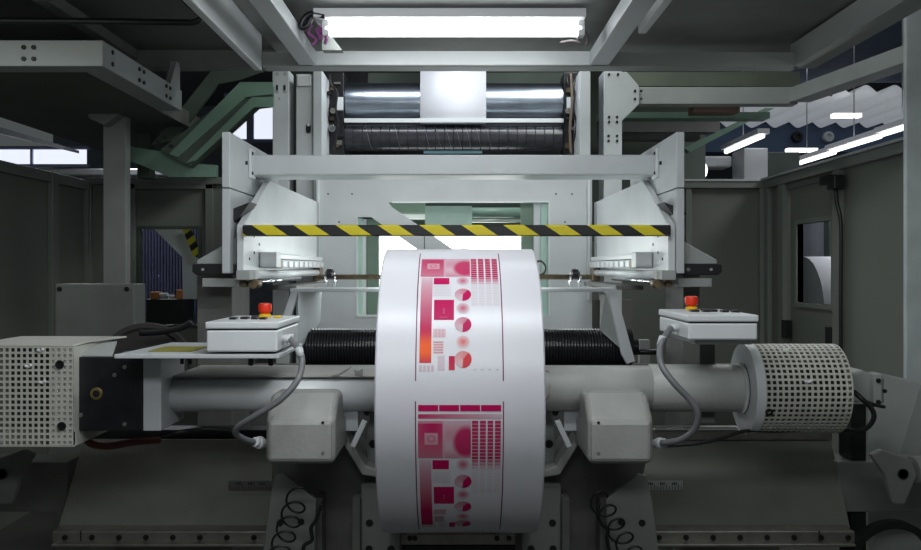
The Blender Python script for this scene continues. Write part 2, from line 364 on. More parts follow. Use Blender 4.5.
# green channels
t = thing('green_channel', 'pale green bent steel channel rising to the left column', 'channel', V(200, 120, 5.2))
b = NB(); d = .06
pprism(b, [(169, 154), (178, 157), (246, 97), (273, 94), (273, 82), (240, 82)], 5.2, .012)
pprism(b, [(186, 163), (196, 160), (254, 107), (273, 107), (273, 97), (252, 97)], 5.2, .012)
obj('flange', b, GR, t)
b = NB(); pprism(b, [(160, 150), (190, 166), (256, 106), (273, 104), (273, 86), (242, 86)], 5.212, .10); obj('web', b, GD, t)
b = NB(); pprism(b, [(150, 146), (175, 140), (218, 84), (240, 80), (262, 72), (262, 66), (215, 66), (180, 110)], 5.35, .03); obj('back_plate', b, GD, t)
for x, y in ((158, 142), (165, 137), (171, 146)): bolt(V(x, y, 5.2), (0,-1,0), .012, t)
b = NB(); pprism(b, [(128, 146), (165, 152), (200, 164), (216, 165), (216, 177), (170, 177), (128, 160)], 5.3, .05); tag(obj('green_base_plate', b, GR), 'green sloping plate below the bent green channel', 'plate')
# inner light plate, left longitudinal
b = NB(); box(b, -.825, -.795, 1.2, 3.65, H+.80, H+1.0); tag(obj('side_plate_beam', b, PW, bev=.003), 'deep pale side plate running towards us at upper left', 'beam')
# platform above the press and its frame
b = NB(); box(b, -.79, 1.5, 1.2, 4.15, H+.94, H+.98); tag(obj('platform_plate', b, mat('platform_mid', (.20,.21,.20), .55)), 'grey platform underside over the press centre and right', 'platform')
t = thing('overhead_gantry', 'pale frame of crossing beams above the press rollers', 'frame', (0, 3.7, H+.83))
b = NB(); xa, xb = V(262, 0, 3.7).x, V(800, 0, 3.7).x; box(b, xa, xb, 3.7, 3.8, H+.83, H+.888); obj('cross_member', b, PG, t, bev=.003)
b = NB(); box(b, -.60, .55, 3.685, 3.699, H+.832, H+.888); obj('tone_strip', b, PW, t)  # white strip paints the tube's light onto the beam front
b = NB(); box(b, -.65, -.58, 1.2, 3.68, H+.83, H+.888); obj('long_member', b, PL, t, bev=.003)
b = NB(); box(b, .539, .617, 1.2, 3.68, H+.83, H+.888); obj('long_member', b, PL, t, bev=.003)
b = NB(); xa = 1.385; prism(b, [(xa, 3.75, H+.83), (xa, 1.8, H+.83), (xa, 1.8, H+.93), (xa, 3.75, H+.93)], (.10, 0, 0)); tag(obj('edge_beam', b, PG, bev=.003), 'grey edge beam along the right side of the platform', 'beam')
# small unlit lamp strip
b = NB(); box(b, .68, .71, 2.75, 3.4, H+.885, H+.92); o = obj('lamp_strip', b, WHT, bev=.003); tag(o, 'thin white unlit lamp strip under the platform on the right', 'lamp')
b = NB(); box(b, 1.1, 1.14, 3.75, 3.79, H+.62, H+.83)
b.free()
# light fixture
t = thing('light_fixture', 'long glowing tube light fixture at the top of the press', 'lamp', (-.02, 3.3, H+.9))
b = NB(); xa, xb = V(310, 0, 3.3).x, V(584, 0, 3.3).x
box(b, xa+.02, xb, 3.24, 3.42, H+.905, H+.938); obj('lamp_housing', b, WHT, t, bev=.004)
b = NB(); xa, xb = V(326, 0, 3.3).x, V(581, 0, 3.3).x; cyl(b, (xa, 3.31, H+.877), (xb, 3.31, H+.877), .026, 16); obj('lamp_tube', b, TUBE, t)
for x in (xa, xb):
    b = NB(); box(b, x-.012, x+.012, 3.285, 3.335, H+.85, H+.906); obj('lamp_holder', b, WHT, t, bev=.003)
# wiring beside the fixture
b = NB(); tube(b, [V(325, 16, 3.25), V(311, 14, 3.25), V(303, 20, 3.25), V(301, 27, 3.25), V(307, 26, 3.25), V(311, 18, 3.25)], .011); tag(obj('cable_loop', b, BK), 'thick black cable loop left of the tube light', 'cable')
b = NB()
for k, (pp) in enumerate(([(312, 25), (308, 33), (316, 40), (312, 46)], [(318, 26), (324, 33), (318, 38)], [(322, 40), (316, 30), (326, 36), (325, 44)])): tube(b, [V(x, y, 3.3) for x, y in pp], .006, 8)
tag(obj('purple_wires', b, mat('purple_wire', (.25,.06,.22), .5), kind='stuff'), 'tangle of purple wires at the left end of the tube light', 'cable')
b = NB()
for k, pp in enumerate(([(578, 40), (584, 32), (588, 38), (586, 46)], [(560, 43), (572, 41), (582, 44)])): tube(b, [V(x, y, 3.35) for x, y in pp], .006, 8)
tag(obj('loose_wires', b, mat('wire_grey_brown', (.10,.08,.08), .5), kind='stuff'), 'loose dark wires at the right end of the tube light', 'cable')
b = NB(); pprism(b, [(322, 30), (330, 34), (342, 50), (322, 50)], 3.4, .05); tag(obj('lamp_bracket', b, mat('bracket_dull', (.3,.32,.3), .5)), 'dull grey bracket under the left end of the tube light', 'bracket')

# ================================================================= press columns
YC = 5.25
t = thing('steel_column', 'outer left steel column with bolt holes beside the green channel', 'column', V(281, 560, YC))
b = NB(); pb(b, 272.5, 70, 289, 520, YC, .15); obj('column_body', b, PL, t, bev=.004)
for x in (277, 285):
    for y in (74, 92): hole(V(x, y, YC), (0,-1,0), .008, t)
hole(V(279, 98.5, YC), (0,-1,0), .006, t)
b = NB(); pb(b, 276, 85, 278, 90, YC-.003, .003); pb(b, 283.5, 85, 285.5, 90, YC-.003, .003); obj('slot', b, BK, t)
t = thing('steel_column', 'inner left steel column with an oval keyhole', 'column', V(305, 560, YC))
b = NB(); pb(b, 296, 74, 313, 520, YC, .15); pb(b, 313, 70, 322, 520, YC-.02, .6); obj('column_body', b, PL, t, bev=.004)
b = NB(); pb(b, 297, 75, 311, 86, YC-.01, .02); obj('cover_plate', b, PW, t, bev=.003)
b = NB(); p = V(308.5, 126, YC-.002); lathe(b, p, (0,-1,0), [(0, .014), (.002, .014)], 16); p = V(308.5, 131, YC-.002); lathe(b, p, (0,-1,0), [(0, .014), (.002, .014)], 16); box(b, p.x-.014, p.x+.014, YC-.004, YC-.002, p.z, p.z+.025); obj('keyhole', b, BK, t)
b = NB(); lathe(b, V(308.5, 125, YC-.005), (0,-1,0), [(0, .008), (.003, .008)], 12); obj('lock_pin', b, WHT, t)
# dark slot between
t = thing('steel_column', 'narrow pale column right of the press rollers', 'column', V(585, 560, YC))
b = NB(); pb(b, 580, 70, 590.5, 520, YC, .3); obj('column_body', b, PL, t, bev=.004)
t = thing('steel_column', 'right steel column with a bolted gusset top', 'column', V(612, 560, YC))
b = NB(); pb(b, 604, 70, 622, 520, YC, .2); obj('column_body', b, PL, t, bev=.004)
b = NB(); pprism(b, [(604, 72), (627, 72), (639, 86), (639, 104), (622, 121), (622, 156), (604, 156)], YC-.02, .018); obj('gusset_plate', b, PL, t, bev=.002)
for x, y in ((609, 74.5), (618, 74.5), (609, 117), (617, 117), (609, 122), (617, 122), (608.5, 136), (617, 136), (608.5, 141), (617, 141), (635, 91), (641, 91), (635, 99), (641, 99)): bolt(V(x, y, YC-.02), (0,-1,0), .008, t)
# right horizontal beams
t = thing('walkway_beam', 'pale beam running right from the gusset then towards us', 'beam', V(640, 104, YC))
b = NB(); pb(b, 639, 87, 798, 104, YC, .1); obj('beam_body', b, PG, t, bev=.003)
b = NB(); k_ = YC/4.35; za, zb = H+.80*k_, H+.87*k_; prism(b, [(1.60*k_, YC, za), (1.70*k_, YC, za), (1.84*k_, 3.5*k_, za), (1.74*k_, 3.5*k_, za)], (0, 0, zb-za)); obj('beam_arm', b, PG, t, bev=.003)
for x, y in ((800, 91), (800, 100), (831, 88), (831, 95)): bolt(V(x, y, YC-.03), (-.5,-1,0), .009, t)
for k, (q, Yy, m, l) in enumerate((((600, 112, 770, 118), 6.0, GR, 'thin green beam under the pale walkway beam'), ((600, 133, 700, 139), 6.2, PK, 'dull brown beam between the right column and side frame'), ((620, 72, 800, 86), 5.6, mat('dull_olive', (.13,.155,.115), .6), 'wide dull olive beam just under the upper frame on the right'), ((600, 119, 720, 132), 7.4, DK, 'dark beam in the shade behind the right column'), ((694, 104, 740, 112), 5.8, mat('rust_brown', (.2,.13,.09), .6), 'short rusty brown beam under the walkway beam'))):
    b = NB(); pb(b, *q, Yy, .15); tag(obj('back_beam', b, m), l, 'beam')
b = NB(); prism(b, [V(x, y, 6.6) for x, y in ((684, 148), (765, 108), (775, 108), (690, 152))], (0, .1, 0)); tag(obj('diagonal_brace', b, GR), 'green diagonal brace rising behind the right side frame', 'brace')
b = NB(); box(b, -.2, .2, 0, 0, 0, 0); b.free()
b = NB(); box(b, -1.6, 2.2, 8.0, 8.1, 0, H+2.9); tag(obj('machine_housing', b, GD), 'dark housing closing the view behind the press', 'housing')

# ================================================================= upper rollers and web
YU = 5.65
xa, xb = V(347, 0, YU).x, V(561, 0, YU).x
def mz(py, Y=YU): return zpy(py, Y)
t = thing('steel_roller', 'large polished steel roller behind the upper paper web', 'roller', (0, YU, mz(103)))
b = NB(); R1 = S(19.5, YU); lathe(b, (xa, YU, mz(103)), (1,0,0), [(0, .03), (0, R1), (xb-xa, R1), (xb-xa, .03)], 64)
rm = mat('polished_roller', (.48,.54,.63), .3, 1, .12, 9); obj('roller_body', b, rm, t, ang=True)
b = NB(); cyl(b, (xa-.08, YU, mz(103)), (xb+.08, YU, mz(103)), .025, 20); obj('axle', b, BM, t)
t = thing('black_roller', 'black roller with spiral scratches under the steel roller', 'roller', (0, YU, mz(139)))
R2 = S(13, YU); prof = [(0, .02)]; L = xb-xa
for i in range(25):
    x = i*L/24; prof += [(x, R2), (min(x+.006, L), R2)] if i == 0 else [(x-.006, R2), (x-.003, R2-.003), (x, R2)]
prof.append((L, .02))
b = NB(); lathe(b, (xa, YU-.05, mz(139)), (1,0,0), prof, 40); obj('roller_body', b, mat('black_roller_rubber', (.035,.035,.042), .25, 0, .2, 20), t, ang=True)
for k in range(9):
    x0 = xa+.55+k*.062 if k < 6 else xa+.12+(k-6)*.18
    pts = []
    for q in range(9):
        a = -PI*.1-q*PI*.8/8; pts.append((x0+q*.006, YU-.05+(R2+.0008)*math.sin(a-PI*0)*1.0, mz(139)+(R2+.0008)*math.cos(a)))
    b = NB(); tube(b, pts, .0009, 5, False); obj('spiral_scratch', b, mat('scratch_grey', (.20,.20,.22), .4), t)
b = NB(); cyl(b, (xa-.06, YU-.05, mz(139)), (xb+.06, YU-.05, mz(139)), .02, 16); obj('axle', b, BM, t)
b = NB(); box(b, xa, xb, YU-.14, YU-.13, mz(126), mz(122)); tag(obj('guide_bar', b, PW), 'thin white bar between the two upper rollers', 'bar')
b = NB(); cyl(b, (xa, YU+.05, mz(83.5)), (xb, YU+.05, mz(83.5)), .007, 12); tag(obj('thin_rod', b, PL), 'thin pale rod along the top of the steel roller', 'rod')
b = NB(); box(b, V(424, 0, YU).x, V(482, 0, YU).x, YU-.06, YU-.05, mz(154.5), mz(152)); tag(obj('cyan_strip', b, mat('cyan_strip', (.25,.50,.60), .4)), 'thin cyan strip under the black roller', 'strip')
# web over the steel roller, rising out of sight
b = NB(); wx0, wx1 = V(421, 0, YU).x, V(485.5, 0, YU).x; yy = YU-R1-.012
pts = [(yy+.02, mz(127)), (yy+.003, mz(122)), (yy, mz(112)), (yy+.00, mz(100)), (yy+.02, mz(80)), (yy+.05, mz(50)), (yy+.09, mz(20)), (yy+.1, H+1.6)]
vs = [[b.verts.new((x, y, z)) for x in (wx0, wx1)] for y, z in pts]
for A, B in zip(vs, vs[1:]): f = b.faces.new((A[0], A[1], B[1], B[0])); f.smooth = True
tag(obj('paper_web', b, PAP, solid=.001), 'white paper web running up over the polished roller', 'paper')
# dark backing and mechanisms at the ends of the rollers
b = NB(); box(b, V(322, 0, 6.3).x, V(580, 0, 6.3).x, 6.3, 6.4, zpy(178, 6.3), zpy(35, 6.3)); tag(obj('press_backing', b, BM), 'black interior plate behind the upper rollers', 'panel')
b = NB(); box(b, -.6, .7, 6.0, 6.2, zpy(84, 6.0), zpy(73, 6.0)); tag(obj('backing_beam', b, GD), 'dark green beam above the polished roller', 'beam')
def mech(x0, x1, seed, label):
    rnd = random.Random(seed); t = thing('bearing_block', label, 'mechanism', V((x0+x1)/2, 155, 5.5))
    b = NB(); pb(b, x0, 72, x1, 154, 5.52, .2); obj('housing', b, BM, t, bev=.006)
    s = 1 if x0 > 400 else -1
    inner = x0 if s > 0 else x1
    for k in range(13):
        px = rnd.uniform(x0+2, x1-5); py = 76+k*5.8; w = rnd.uniform(3, 8); h = rnd.uniform(2, 5)
        b = NB()
        if k % 3 == 0: cyl(b, V(px, py, 5.52), V(px, py, 5.42), S(h*.7, 5.5), 14)
        else: pb(b, px, py, px+w, py+h, 5.46+.02*(k % 3), .06)
        obj('clamp' if k % 3 else 'adjusting_screw', b, [BM, RAILM, mat('dark_brown_metal', (.10,.075,.05), .45, .6), BM, CH][k % 5], t, bev=.002)
    b = NB(); pb(b, inner-(8 if s < 0 else -3), 97, inner-(1 if s < 0 else -10), 110, 5.43, .02); obj('valve', b, PW, t, bev=.002)
    b = NB(); xx = (x0+x1)/2; tube(b, [V(xx-4, 76, 5.4), V(xx-3, 84, 5.38), V(xx+3, 92, 5.4), V(xx+2, 110, 5.4), V(xx+5, 125, 5.42), V(xx, 150, 5.45)], .006, 8); obj('hose', b, BK, t)
mech(324, 344, 3, 'dark bearing block with clamps at the left roller ends')
mech(564, 579, 5, 'dark bearing block with clamps at the right roller ends')
b = NB(); tube(b, [V(571, 74, 5.35), V(572, 100, 5.35), V(570, 130, 5.35), V(571, 154, 5.35)], .008, 8); tag(obj('brown_hose', b, mat('brown_hose', (.16,.12,.09), .5)), 'upright brown hose in front of the right bearing block', 'hose')

# ================================================================= side frames and cross beam
for s, xin in ((-1, -.849), (1, .813)):
    lbl = ('left' if s < 0 else 'right')
    t = thing('end_support', 'thick pale %s side frame holding the end of the cross beam' % lbl, 'frame', (xin, 3.35, H-.3))
    b = NB(); box(b, xin, xin+s*.030, 3.35, 4.25, H+.30, H+.507); obj('upper_plate', b, PL, t, bev=.003)
    b = NB(); box(b, xin, xin+s*.030, 3.35, 4.25, H+.30-.004 if 0 else H-.02, H+.296); obj('lower_plate', b, PL, t, bev=.003)
    for yy, z in ((3.6, .23), (3.62, .17)):
        b = NB(); cyl(b, (xin-s*0, yy, H+z), (xin-s*.012, yy, H+z), .012, 16); obj('boss', b, PG, t)
    # pentagon cheek plate
    xi = -.80 if s < 0 else .785
    t = thing('cheek_plate', 'bright pointed %s guard plate at the %s end of the hazard bar' % (('left',)*2 if s < 0 else ('right',)*2), 'guard plate', (xi, 3.4, H-.01))
    b = NB(); prism(b, [(xi, 3.36, H-.01), (xi, 3.36, H+.16), (xi, 3.83, H+.372), (xi, 5.10, H+.376), (xi, 5.10, H-.01)], (s*.026, 0, 0)); obj('plate', b, PW, t, bev=.003)
    b = NB(); box(b, xi-s*.004, xi+s*.022, 5.10, 5.16, H-.02, H+.376); obj('end_flange', b, PG, t, bev=.003)
    for yy, z in ((3.53, .125), (3.62, .095), (3.53, .06), (3.45, .035)): hole((xi-s*.001, yy, H+z), (-s,0,0), .006, t)
    t = thing('toothed_rail', 'toothed clamp rail along the foot of the %s guard plate' % lbl, 'rail', (xi-s*.02, 4.2, H-.01))
    b = NB(); box(b, xi-s*.045, xi-s*.002, 3.75, 5.05, H+.0, H+.035); obj('rail_bar', b, PL, t, bev=.003)
    b = NB(); box(b, xi-s*.04, xi-s*.002, 3.72, 5.05, H+.038, H+.06); obj('rail_cap', b, PW, t, bev=.003)
    for k in range(9):
        b = NB(); yy = 3.86+k*.135; box(b, xi-s*.052, xi-s*.044, yy, yy+.075, H+.003, H+.03); obj('tooth', b, PW, t, bev=.002)
    b = NB(); box(b, xi-s*.07, xi-s*.003, 3.62, 3.71, H+.0, H+.065); obj('end_block', b, PL, t, bev=.004)
    b = NB(); box(b, xi-s*.065, xi-s*.003, 3.715, 3.77, H-.002, H+.03); obj('lower_block', b, BN, t, bev=.003)
    t = thing('guide_rod', 'white tube and steel rod under the %s guard plate' % lbl, 'rod', (xi, 4.2, H-.06))
    b = NB(); cyl(b, (xi-s*.03, 3.42, H-.026), (xi-s*.03, 4.9, H-.026), .017, 20); obj('white_tube', b, PW, t)
    b = NB(); cyl(b, (xi-s*.02, 3.40, H-.055), (xi-s*.045, 4.3, H-.05), .009, 16); obj('steel_rod', b, CH, t)
    b = NB(); box(b, xi-s*.03, xi+s*.022, 3.33, 3.42, H-.045, H-.008); obj('rod_clamp', b, PG, t, bev=.004)
    b = NB(); cyl(b, (xi-s*.03, 3.38, H-.06), (xi-s*.03, 3.46, H-.06), .018, 14); cyl(b, (xi+s*.008, 3.38, H-.06), (xi+s*.008, 3.43, H-.06), .013, 14); obj('rod_end', b, BN, t)
    b = NB(); box(b, xi-s*.05, xi-s*.01, 4.9, 5.0, H-.07, H+.0); obj('rear_clamp', b, BN, t, bev=.004)
    b = NB(); box(b, xi-s*.10, xi+s*.02, 3.9, 4.9, H-.095, H-.075); obj('base_strip', b, PK, t, bev=.002)
    # dark wedge behind near edge
    b = NB(); f = (lambda x: x) if s < 0 else (lambda x: 914-x)
    prism(b, [V(f(x), y, 3.4) for x, y in ((227, 214), (232, 209), (250, 202), (240, 216), (234, 222), (231, 216))], (0, .12, 0)); tag(obj('dark_wedge', b, BM), 'dark folded latch on the outer side of the %s guard plate' % lbl, 'latch')
    # sensor bracket
    t = thing('sensor_bracket', 'black sensor bar on a pale bracket outside the %s guard plate' % lbl, 'sensor', V(f(215), 290, 3.4))
    b = NB(); prism(b, [V(f(x), y, 3.42) for x, y in ((236, 238), (236, 264), (197, 264), (197, 260))], (0, .10, 0)); obj('bracket', b, PG, t, bev=.003)
    b = NB(); prism(b, [V(f(x), y, 3.40) for x, y in ((236, 264), (236, 275), (196, 275), (192, 272), (192, 264))], (0, .08, 0)); obj('sensor_bar', b, BK, t, bev=.004)
    bolt(V(f(226), 269.5, 3.40), (0,-1,0), .008, t, 'bolt', CH); bolt(V(f(203), 269.5, 3.40), (0,-1,0), .006, t, 'bolt', PG)
    b = NB(); prism(b, [V(f(x), y, 3.42) for x, y in ((236, 278), (236, 287), (202, 287), (202, 278))], (0, .05, 0)); obj('lower_plate', b, PG, t, bev=.003)
# uprights under the side frames
for s, px0, px1, l in ((-1, 197, 232, 'left'), (1, 683, 700, 'right')):
    b = NB(); pb(b, px0, 262, px1, 560, 3.55, .3); tag(obj('upright', b, PK, bev=.004), 'dull grey upright below the %s side frame' % l, 'post')
t = thing('cross_beam', 'wide pale cross beam spanning both side frames', 'beam', (0, 3.67, H+.37))
b = NB(); box(b, -.845, .808, 3.67, 3.87, H+.379, H+.462); obj('beam_body', b, PL, t, bev=.006)
for s, x in ((-1, -.848), (1, .812)):
    b = NB(); box(b, x, x-s*.012, 3.64, 3.72, H+.365, H+.485); pl = obj('flange', b, PW, t, bev=.002)
    for z in (.385, .465): bolt((x-s*.012, 3.655, H+z), (-s, 0, 0), .007, t)
    bolt((x-s*.001, 3.60, H+.42), (-s, 0, 0), .008, t)
# hazard bar
hz = stripes('hazard_tape', (.014,.014,.014), (.74,.62,.02), 1, 1.5, .155)
t = V(0, 230.5, 3.33); b = NB(); xa, xb = V(243, 0, 3.33).x, V(670.5, 0, 3.33).x; h = S(5.6, 3.33)
prism(b, [(xa, 3.335, t.z-h), (xa, 3.325, t.z-h+.004), (xa, 3.325, t.z+h-.006), (xa, 3.333, t.z+h), (xa, 3.36, t.z+h), (xa, 3.36, t.z-h)], (xb-xa, 0, 0))
tag(obj('hazard_bar', b, hz), 'yellow and black striped bar stretched across the press', 'barrier bar')

# ================================================================= centre panel
YP = 5.2
t = thing('cutout_partition', 'large pale steel panel with slanted cut outs behind the roll', 'panel', V(455, 340, YP))
b = NB()
pb(b, 314, 165, 592, 202, YP, .03); pb(b, 549, 202, 592, 316, YP, .03); pb(b, 314, 202, 357, 316, YP, .03)
pb(b, 314, 316, 592, 345, YP, .03)
pprism(b, [(357, 202), (388, 202), (392, 207), (457, 252), (520, 297), (480, 297), (421, 252), (371, 217), (357, 217)], YP, .03)
obj('panel_sheet', b, PL, t)
b = NB()
for q in ((356, 217, 357.5, 316), (548.5, 202, 550, 316)): pb(b, q[0], q[1], q[2], q[3], YP-.004, .04)
pb(b, 357, 315, 379, 317, YP-.004, .04); pb(b, 392, 201.2, 549, 202.4, YP-.004, .04)
obj('cut_edge', b, PW, t)
for x, y in ((328, 194), (352, 194), (339, 222), (556, 194), (572, 194), (565, 222)): hole(V(x, y, YP-.001), (0,-1,0), .005, t)
b = NB(); pb(b, 424, 236, 424.8, 252, YP-.001, .003); obj('seam', b, BK, t)
for k, px in enumerate((316.5, 588)):  # white strips paint highlights along the panel's upright edges
    b = NB(); pb(b, px, 178, px+2.0, 322 if k == 0 else 300, YP-.03, .03); tag(obj('highlight_strip', b, PW), ['painted white highlight line beside the left guard plate', 'painted white highlight line beside the right guard plate'][k], 'strip')
GLG = mat('pale_green_paint', (.42,.60,.52), .35); 
for k, (q, m, l, d) in enumerate((((357, 216, 362, 316), GLG, 'pale green upright at the left of the panel opening', .03), ((362, 219, 366, 316), PW, 'white upright at the left of the panel opening', .06), ((367, 219, 379, 316), mat('mid_green', (.16,.24,.18), .4), 'mid green upright right of the white left upright', .10), ((534, 203, 541, 316), PW, 'white upright in the right panel slot', .06), ((541, 203, 549, 316), GLG, 'pale green upright in the right panel slot', .03), ((521, 203, 534, 316), mat('mid_green', (1,1,1)), 'mid green upright behind the right panel slot', .12))):
    b = NB(); pb(b, q[0], q[1], q[2], q[3], YP+d, .03); tag(obj('jamb_strip', b, m, bev=.002), l, 'strip')
# behind: small rollers and a glowing panel added for the bright white there
t = thing('added_glow_panel', 'added white panel glowing behind the panel cut outs', 'glow panel', V(450, 310, 5.8))
b = NB(); pb(b, 376, 229, 524, 300, 5.80, .06); obj('glow_panel_case', b, PL, t)
b = NB(); pb(b, 379, 231, 521, 298, 5.78, .018); obj('glow_panel_face', b, GLOW, t)
for k, (y, r, m, l) in enumerate(((212.5, 5, mat('green_roller', (.22,.34,.28), .4), 'green grey roller high inside the panel opening'), (220.5, 2.0, mat('pale_rod', (.5,.55,.5), .3, .5), 'thin pale rod under the green grey roller'))):
    b = NB(); cyl(b, V(440, y, 5.55), V(530, y, 5.55), S(r, 5.55), 20); tag(obj('idler_roller', b, m), l, 'roller')
b = NB(); pb(b, 425, 206, 472, 226, 5.48, .02); tag(obj('green_cover', b, mat('sage_cover', (.30,.42,.36), .4)), 'sage green cover sheet in the middle of the panel opening', 'cover')
b = NB(); pb(b, 386, 202, 425, 213, 5.6, .05); tag(obj('tone_strip', b, mat('mid_green', (1,1,1))), 'dark green slat at the left corner of the panel opening', 'slat')
b = NB(); pb(b, 395, 214, 425, 219, 5.5, .04); tag(obj('grey_green_slat', b, mat('pale_rod', (1,1,1))), 'grey green slat in the left of the panel opening', 'slat')
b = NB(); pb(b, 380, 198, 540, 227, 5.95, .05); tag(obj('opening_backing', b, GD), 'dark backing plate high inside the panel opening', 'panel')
b = NB(); tube(b, [V(534, 275, 3.9), V(534, 265, 3.9), V(540, 261, 3.9), (V(545, 266, 3.9)), V(544, 273, 3.9), V(538, 276, 3.9)], .005, 8); tag(obj('cable_loop', b, BK), 'thin black cable loop right of the big roll top', 'cable')

# ================================================================= rod, shelf, ribbed roller
YS = 3.75
t = thing('brown_rod', 'thin brown rod with clamps crossing above the shelf', 'rod', V(458, 277, 3.85))
b = NB(); cyl(b, V(318, 277, 3.85), V(592, 277, 3.85), S(2.6, 3.85), 14); obj('rod', b, BN, t)
for x in (330, 575):
    b = NB(); p = V(x, 274, 3.83); lathe(b, p-Vector((.02, 0, 0)), (1,0,0), [(0, .010), (.008, .022), (.030, .022), (.04, .010)], 16); obj('clamp', b, BM, t, ang=True)
    for dx in (-5, 4):
        b = NB(); cyl(b, V(x+dx, 287, 3.82), V(x+dx+1, 276, 3.82), .007, 10); obj('stud', b, CH, t)
    b = NB(); cyl(b, V(x+1, 268, 3.83), V(x+1, 273, 3.83), .006, 10); obj('stud', b, CH, t)
t = thing('shelf', 'thin pale shelf carried above the ribbed black roller', 'shelf', V(455, 292, YS))
b = NB(); pb(b, 290, 288.5, 617, 292, YS, .22); obj('shelf_top', b, PL, t, bev=.002)
b = NB(); pprism(b, [(291, 292), (298, 292), (283, 345), (273, 345)], YS, .03); prism(b, [V(299, 292, YS), V(299, 345, YS), V(303, 345, YS+.06), V(320, 322, YS+.25), V(322, 292, YS+.25)], (-.004, 0, 0)) ; obj('shelf_bracket', b, PL, t)
b = NB(); pprism(b, [(608, 292), (616, 292), (635, 361), (627, 364), (622, 355)], YS-.02, .03); obj('shelf_bracket', b, PL, t)
b = NB(); prism(b, [V(600, 293, YS+.1), V(606, 293, YS), V(622, 350, YS), V(600, 330, YS+.1)], (0, .004, 0)); obj('bracket_web', b, PG, t)
t = thing('ribbed_roller', 'long black finely ribbed roller behind the big roll', 'roller', V(462, 346, YS+.1))
Yr = YS+.15; x0, x1 = V(302, 0, Yr).x, V(624, 0, Yr).x; Rr = S(18.5, Yr); prof = [(0, .02)]; n = 110; L = x1-x0
for i in range(n):
    x = i*L/n; w = L/n; prof += [(x, Rr-.005), (x+w*.3, Rr), (x+w*.8, Rr), (x+w*.99, Rr-.005)]
prof.append((L, .02))
b = NB(); lathe(b, (x0, Yr, zpy(347, Yr)), (1,0,0), prof, 48); obj('roller_body', b, mat('ribbed_black', (.02,.02,.024), .22, 0, .1), t, ang=False)
b = NB(); lathe(b, (x1, Yr, zpy(347, Yr)), (1,0,0), [(0, .05), (0, Rr*1.0), (.03, Rr*.95), (.035, .03), (.06, .03)], 32); obj('end_disc', b, BM, t, ang=True)
b = NB(); cyl(b, (x1+.03, Yr, zpy(352, Yr)), (x1+.16, Yr, zpy(352, Yr)), .012, 12); obj('axle', b, BM, t)
b = NB(); pb(b, 296, 300, 632, 420, 5.4, .05); tag(obj('lower_back_panel', b, mat('brown_grey_panel', (.14,.135,.12), .6, 0, .15, 3)), 'brown grey panel behind the ribbed roller', 'panel')
b = NB(); pb(b, 640, 340, 650, 372, 4.3, .05); tag(obj('stop_block', b, PG), 'small pale block beside the end of the ribbed roller', 'block')
b = NB(); pb(b, 676, 330, 687, 560, 3.95, .06); tag(obj('thin_upright', b, PG), 'thin pale upright behind the right conduit', 'post')

# ================================================================= the big printed roll
D0, ZR, RR = 2.915, H-.389, .45
rx0, rx1 = -.2295, .2405
t = thing('printed_paper_roll', 'huge white paper roll printed with magenta test charts on the front shaft', 'paper roll', (0, D0, ZR-RR))
b = NB(); W = rx1-rx0
lathe(b, (rx0, D0, ZR), (1,0,0), [(0, .08), (0, RR-.004), (.004, RR), (W-.004, RR), (W, RR-.004), (W, .08)], 192, True)
obj('paper_body', b, PAP, t, ang=True)
for x, s in ((rx0, -1), (rx1, 1)):
    b = NB(); lathe(b, (x-s*.002, D0, ZR), (s,0,0), [(0, .077), (0, .092), (.01, .092), (.01, .077)], 40, True); obj('core_ring', b, mat('cardboard', (.35,.24,.14), .7), t)
INK = bpy.data.materials.new('magenta_ink'); INK.use_nodes = True
_b = INK.node_tree.nodes['Principled BSDF']; _a = INK.node_tree.nodes.new('ShaderNodeVertexColor'); _a.layer_name = 'ink'
INK.node_tree.links.new(_a.outputs['Color'], _b.inputs['Base Color']); _b.inputs['Roughness'].default_value = .45; _b.inputs['Specular IOR Level'].default_value = .12
ux0, ux1 = -.1164, .1246
WH = (.67, .67, .71); MG = (.47, .002, .09); OR = (.85, .13, .03)
def mix(a, b_, t_): t_ = max(0, min(1, t_)); return tuple(a[i]*(1-t_)+b_[i]*t_ for i in range(3))
def ink(k, c=MG): return mix(WH, c, max(0, k)**.6)
